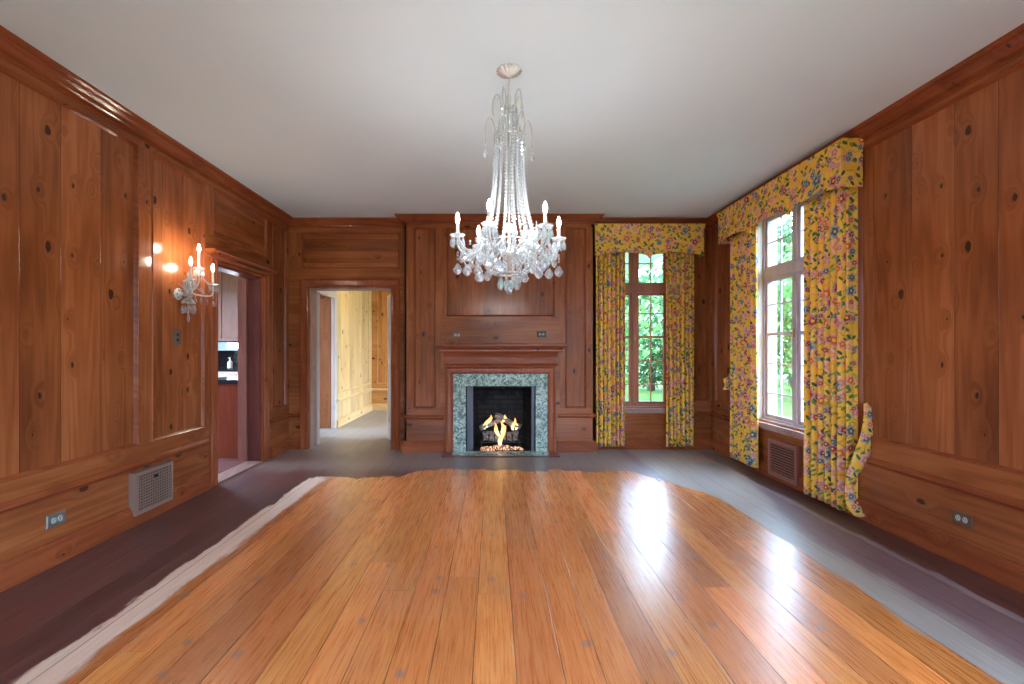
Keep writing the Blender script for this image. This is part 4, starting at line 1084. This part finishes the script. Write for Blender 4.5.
for k in range(10):
    a = 2*PI*k/10; q = (hub.x+.034*math.cos(a), hub.y+.034*math.sin(a)); m_ = MB(); m_.bead((q[0], q[1], 1.80), .008); m_.drop((q[0], q[1], 1.79), .014, .06, .009); m_.build('crystal_drop', CRYSTAL, sco)
for k in range(8):
    a = 2*PI*k/8; q = (hub.x+.03*math.cos(a), hub.y+.03*math.sin(a)); m_ = MB(); m_.bead((q[0], q[1], 1.735), .008); m_.drop((q[0], q[1], 1.727), .012, .05, .008); m_.build('crystal_drop', CRYSTAL, sco)
for dy in (-.10, .185):
    for i in (.25, .5, .75):
        q = (XL+.10+.07*i, S.y+dy*i, 1.705); m_ = MB(); m_.beads([q, (q[0], q[1], 1.685)], .016, .008); m_.drop((q[0], q[1], 1.675), .014, .052, .009); m_.build('crystal_pendant', CRYSTAL, sco)
    pts = [(XL+.176, S.y+dy*(1-i/12), 1.795+.105*(i/12)-.035*math.sin(PI*i/12)) for i in range(13)]
    MB().beads(pts, .018, .008).build('bead_swag', CRYSTAL, sco)
MB().lathe([(.030, 0), (.034, .006), (.012, .012), (.008, .04)], (hub.x, hub.y, 1.80), 16, 8, .08).build('upper_dish', CRYSTAL, sco)
for k in range(6):
    a = 2*PI*k/6; m_ = MB(); m_.drop((XL+.022, S.y+.034*math.cos(a), S.z+.034*math.sin(a)+.01), .012, .022, .006); m_.build('crystal_drop', CRYSTAL, sco)

# ------------------------------------------------------------------ outdoors
gr = MB().box(-30, 60, -30, 60, -.5, -.35).build('lawn', GRASS); tag(gr, 'bright green lawn outside the windows', 'lawn', kind='stuff')
def crown_mesh(nm, mat, n_leaf, blobs, size):
    mb = MB()
    for i in range(n_leaf):
        bx, by, bz, br = random.choice(blobs)
        v = Vector((random.gauss(0,1), random.gauss(0,1), random.gauss(0,1))).normalized()*br*random.random()**.45
        p = Vector((bx, by, bz))+v; p.z = max(p.z, -.35+size*1.4)
        a = Vector((random.gauss(0,1), random.gauss(0,1), random.gauss(0,1))).normalized(); b = a.orthogonal().normalized(); s_ = size*random.uniform(.6, 1.3)
        c = a.cross(b)
        n_ = len(mb.v); mb.v += [tuple(p-b*s_), tuple(p-c*s_*.45), tuple(p+b*s_), tuple(p+c*s_*.45)]; mb.f.append((n_, n_+1, n_+2, n_+3)); mb.m.append(0)
    me = mb.build(nm, mat, recalc=False)
    return me
def tree(loc, label, mat, h=6.5, spread=2.2, n_leaf=5000, size=.11, low=.8, first=None):
    o = thing('leafy_tree', label, 'tree', loc, 'trees beyond the windows')
    blobs = []
    for i in range(16):
        a = random.uniform(0, 2*PI); r = random.uniform(0, spread); z = random.uniform(low, h)
        blobs.append((loc[0]+r*math.cos(a), loc[1]+r*math.sin(a), loc[2]+z, random.uniform(.7, 1.3)))
    mb = MB()
    c = crown_mesh('foliage', mat, n_leaf, blobs, size)
    me = c.data
    for v in me.vertices: v.co -= Vector(loc)
    c.parent = o
    tp = [(loc[0], loc[1], loc[2]), (loc[0]+.1, loc[1], loc[2]+h*.4), (loc[0]-.05, loc[1]+.1, loc[2]+h*.85)]
    MB().tube(tp, .16, 8, .05).build('trunk', BARK, o, smooth=True)
    return o
G0 = -.35
tree((2.6, 13.6, G0), 'broad tree seen straight through the back window', LEAFB, 3.3, 1.9, 5000, low=.7)
tree((6.1, 17.6, G0), 'dark tree behind and right of the one in the back window', LEAFA, 3.9, 2.0, 6000)
tree((.0, 19.6, G0), 'tall dark tree far behind the back window', LEAFA, 4.2, 2.6, 6000)
tree((4.2, 22.6, G0), 'farthest tree closing the view from the back window', LEAFA, 5.0, 2.2, 7000, .16)
tree((9.6, 14.2, G0), 'fresh green tree seen left in the right wall window', LEAFB, 4.6, 2.2, 6000)
tree((12.8, 19.5, G0), 'dark tree farther off in the right wall window', LEAFA, 6.2, 2.8, 7000, .14)
tree((9.2, 10.2, G0), 'slim tree nearest the right wall window', LEAFB, 3.7, 1.3, 4500)
tree((16.5, 13.0, G0), 'wide dark tree standing right in the right wall window', LEAFA, 5.8, 2.8, 7000, .14)
tree((-2.5, -11.5, G0), 'small tree behind the room seen only in reflections', LEAFA, 3.6, 2.2, 4000)
tree((10.5, 1.5, G0), 'tree out of the side window beside the camera', LEAFA, 3, 2.0, 4000)

hb_l = []
for i in range(100):
    a = math.radians(100-i*2.6); R0 = 29+random.uniform(-1.5, 1.5)
    for z in (.8, 2.4, 4.2, 5.9): hb_l.append((R0*math.cos(a), R0*math.sin(a), G0+z, random.uniform(1.2, 1.7)))
hg = crown_mesh('hedge', LEAFA, 66000, hb_l, .26); tag(hg, 'tall hedge of dark foliage closing the lawn far beyond the windows', 'hedge', kind='stuff')
# ------------------------------------------------------------------ daylight
w = bpy.data.worlds.new('World'); sc.world = w; w.use_nodes = True
bg = w.node_tree.nodes['Background']; bg.inputs[0].default_value = (.78, .89, 1, 1); bg.inputs[1].default_value = 10.5
sl = bpy.data.lights.new('sun', 'SUN'); sl.energy = 8; sl.angle = .03; sl.color = (1, .95, .85)
so = bpy.data.objects.new('sun', sl); col.objects.link(so); so.rotation_euler = (0, math.radians(-42), 0)
def portal(nm, loc, rot, sx, sy):
    l = bpy.data.lights.new(nm, 'AREA'); l.shape = 'RECTANGLE'; l.size = sx; l.size_y = sy; l.cycles.is_portal = True
    o = bpy.data.objects.new(nm, l); col.objects.link(o); o.location = loc; o.rotation_euler = rot
zc = (W1[2]+W1[3])/2; hh = W1[3]-W1[2]
portal('portal_back', ((W1[0]+W1[1])/2, YB+.19, zc), (-PI/2, 0, 0), W1[1]-W1[0], hh)
portal('portal_right', (XR+.21, (W2[0]+W2[1])/2, zc), (0, PI/2, 0), hh, W2[1]-W2[0])
portal('portal_side', (XR+.21, (W3[0]+W3[1])/2, zc), (0, PI/2, 0), hh, W3[1]-W3[0])
for r in W4: portal('portal_rear', ((r[0]+r[1])/2, YR-.17, (r[2]+r[3])/2), (PI/2, 0, 0), r[1]-r[0], r[3]-r[2])
portal('portal_hall', (1.08, 7.7, 1.35), (0, PI/2, 0), 2.5, 2.8)
portal('portal_kitchen', (-5.81, 5.7, 1.775), (0, -PI/2, 0), 1.65, 3.8)

# ------------------------------------------------------------------ camera
cam = bpy.data.cameras.new('camera'); co = bpy.data.objects.new('camera', cam); col.objects.link(co)
co.location = (0, 0, H); co.rotation_euler = (PI/2, 0, 0)
cam.sensor_width = 36; cam.lens = 36*F/1024; cam.shift_x = (512-CX)/1024; cam.shift_y = (CY-342)/1024; cam.clip_start = .05; cam.clip_end = 200
sc.camera = co
sc.view_settings.view_transform = 'Standard'; sc.view_settings.look = 'None'; sc.view_settings.gamma = 1; sc.view_settings.use_curve_mapping = False
sc.view_settings.exposure = 1.24
sc.view_settings.use_white_balance = True; sc.view_settings.white_balance_temperature = 5250
sc.cycles.use_denoising = True
sc.cycles.max_bounces = 10; sc.cycles.transparent_max_bounces = 24; sc.cycles.diffuse_bounces = 6
sc.cycles.sample_clamp_indirect = 8
for o in bpy.data.objects:
    if '_o' in o.keys(): del o['_o']
    if o.get('group') == 'x': del o['group']
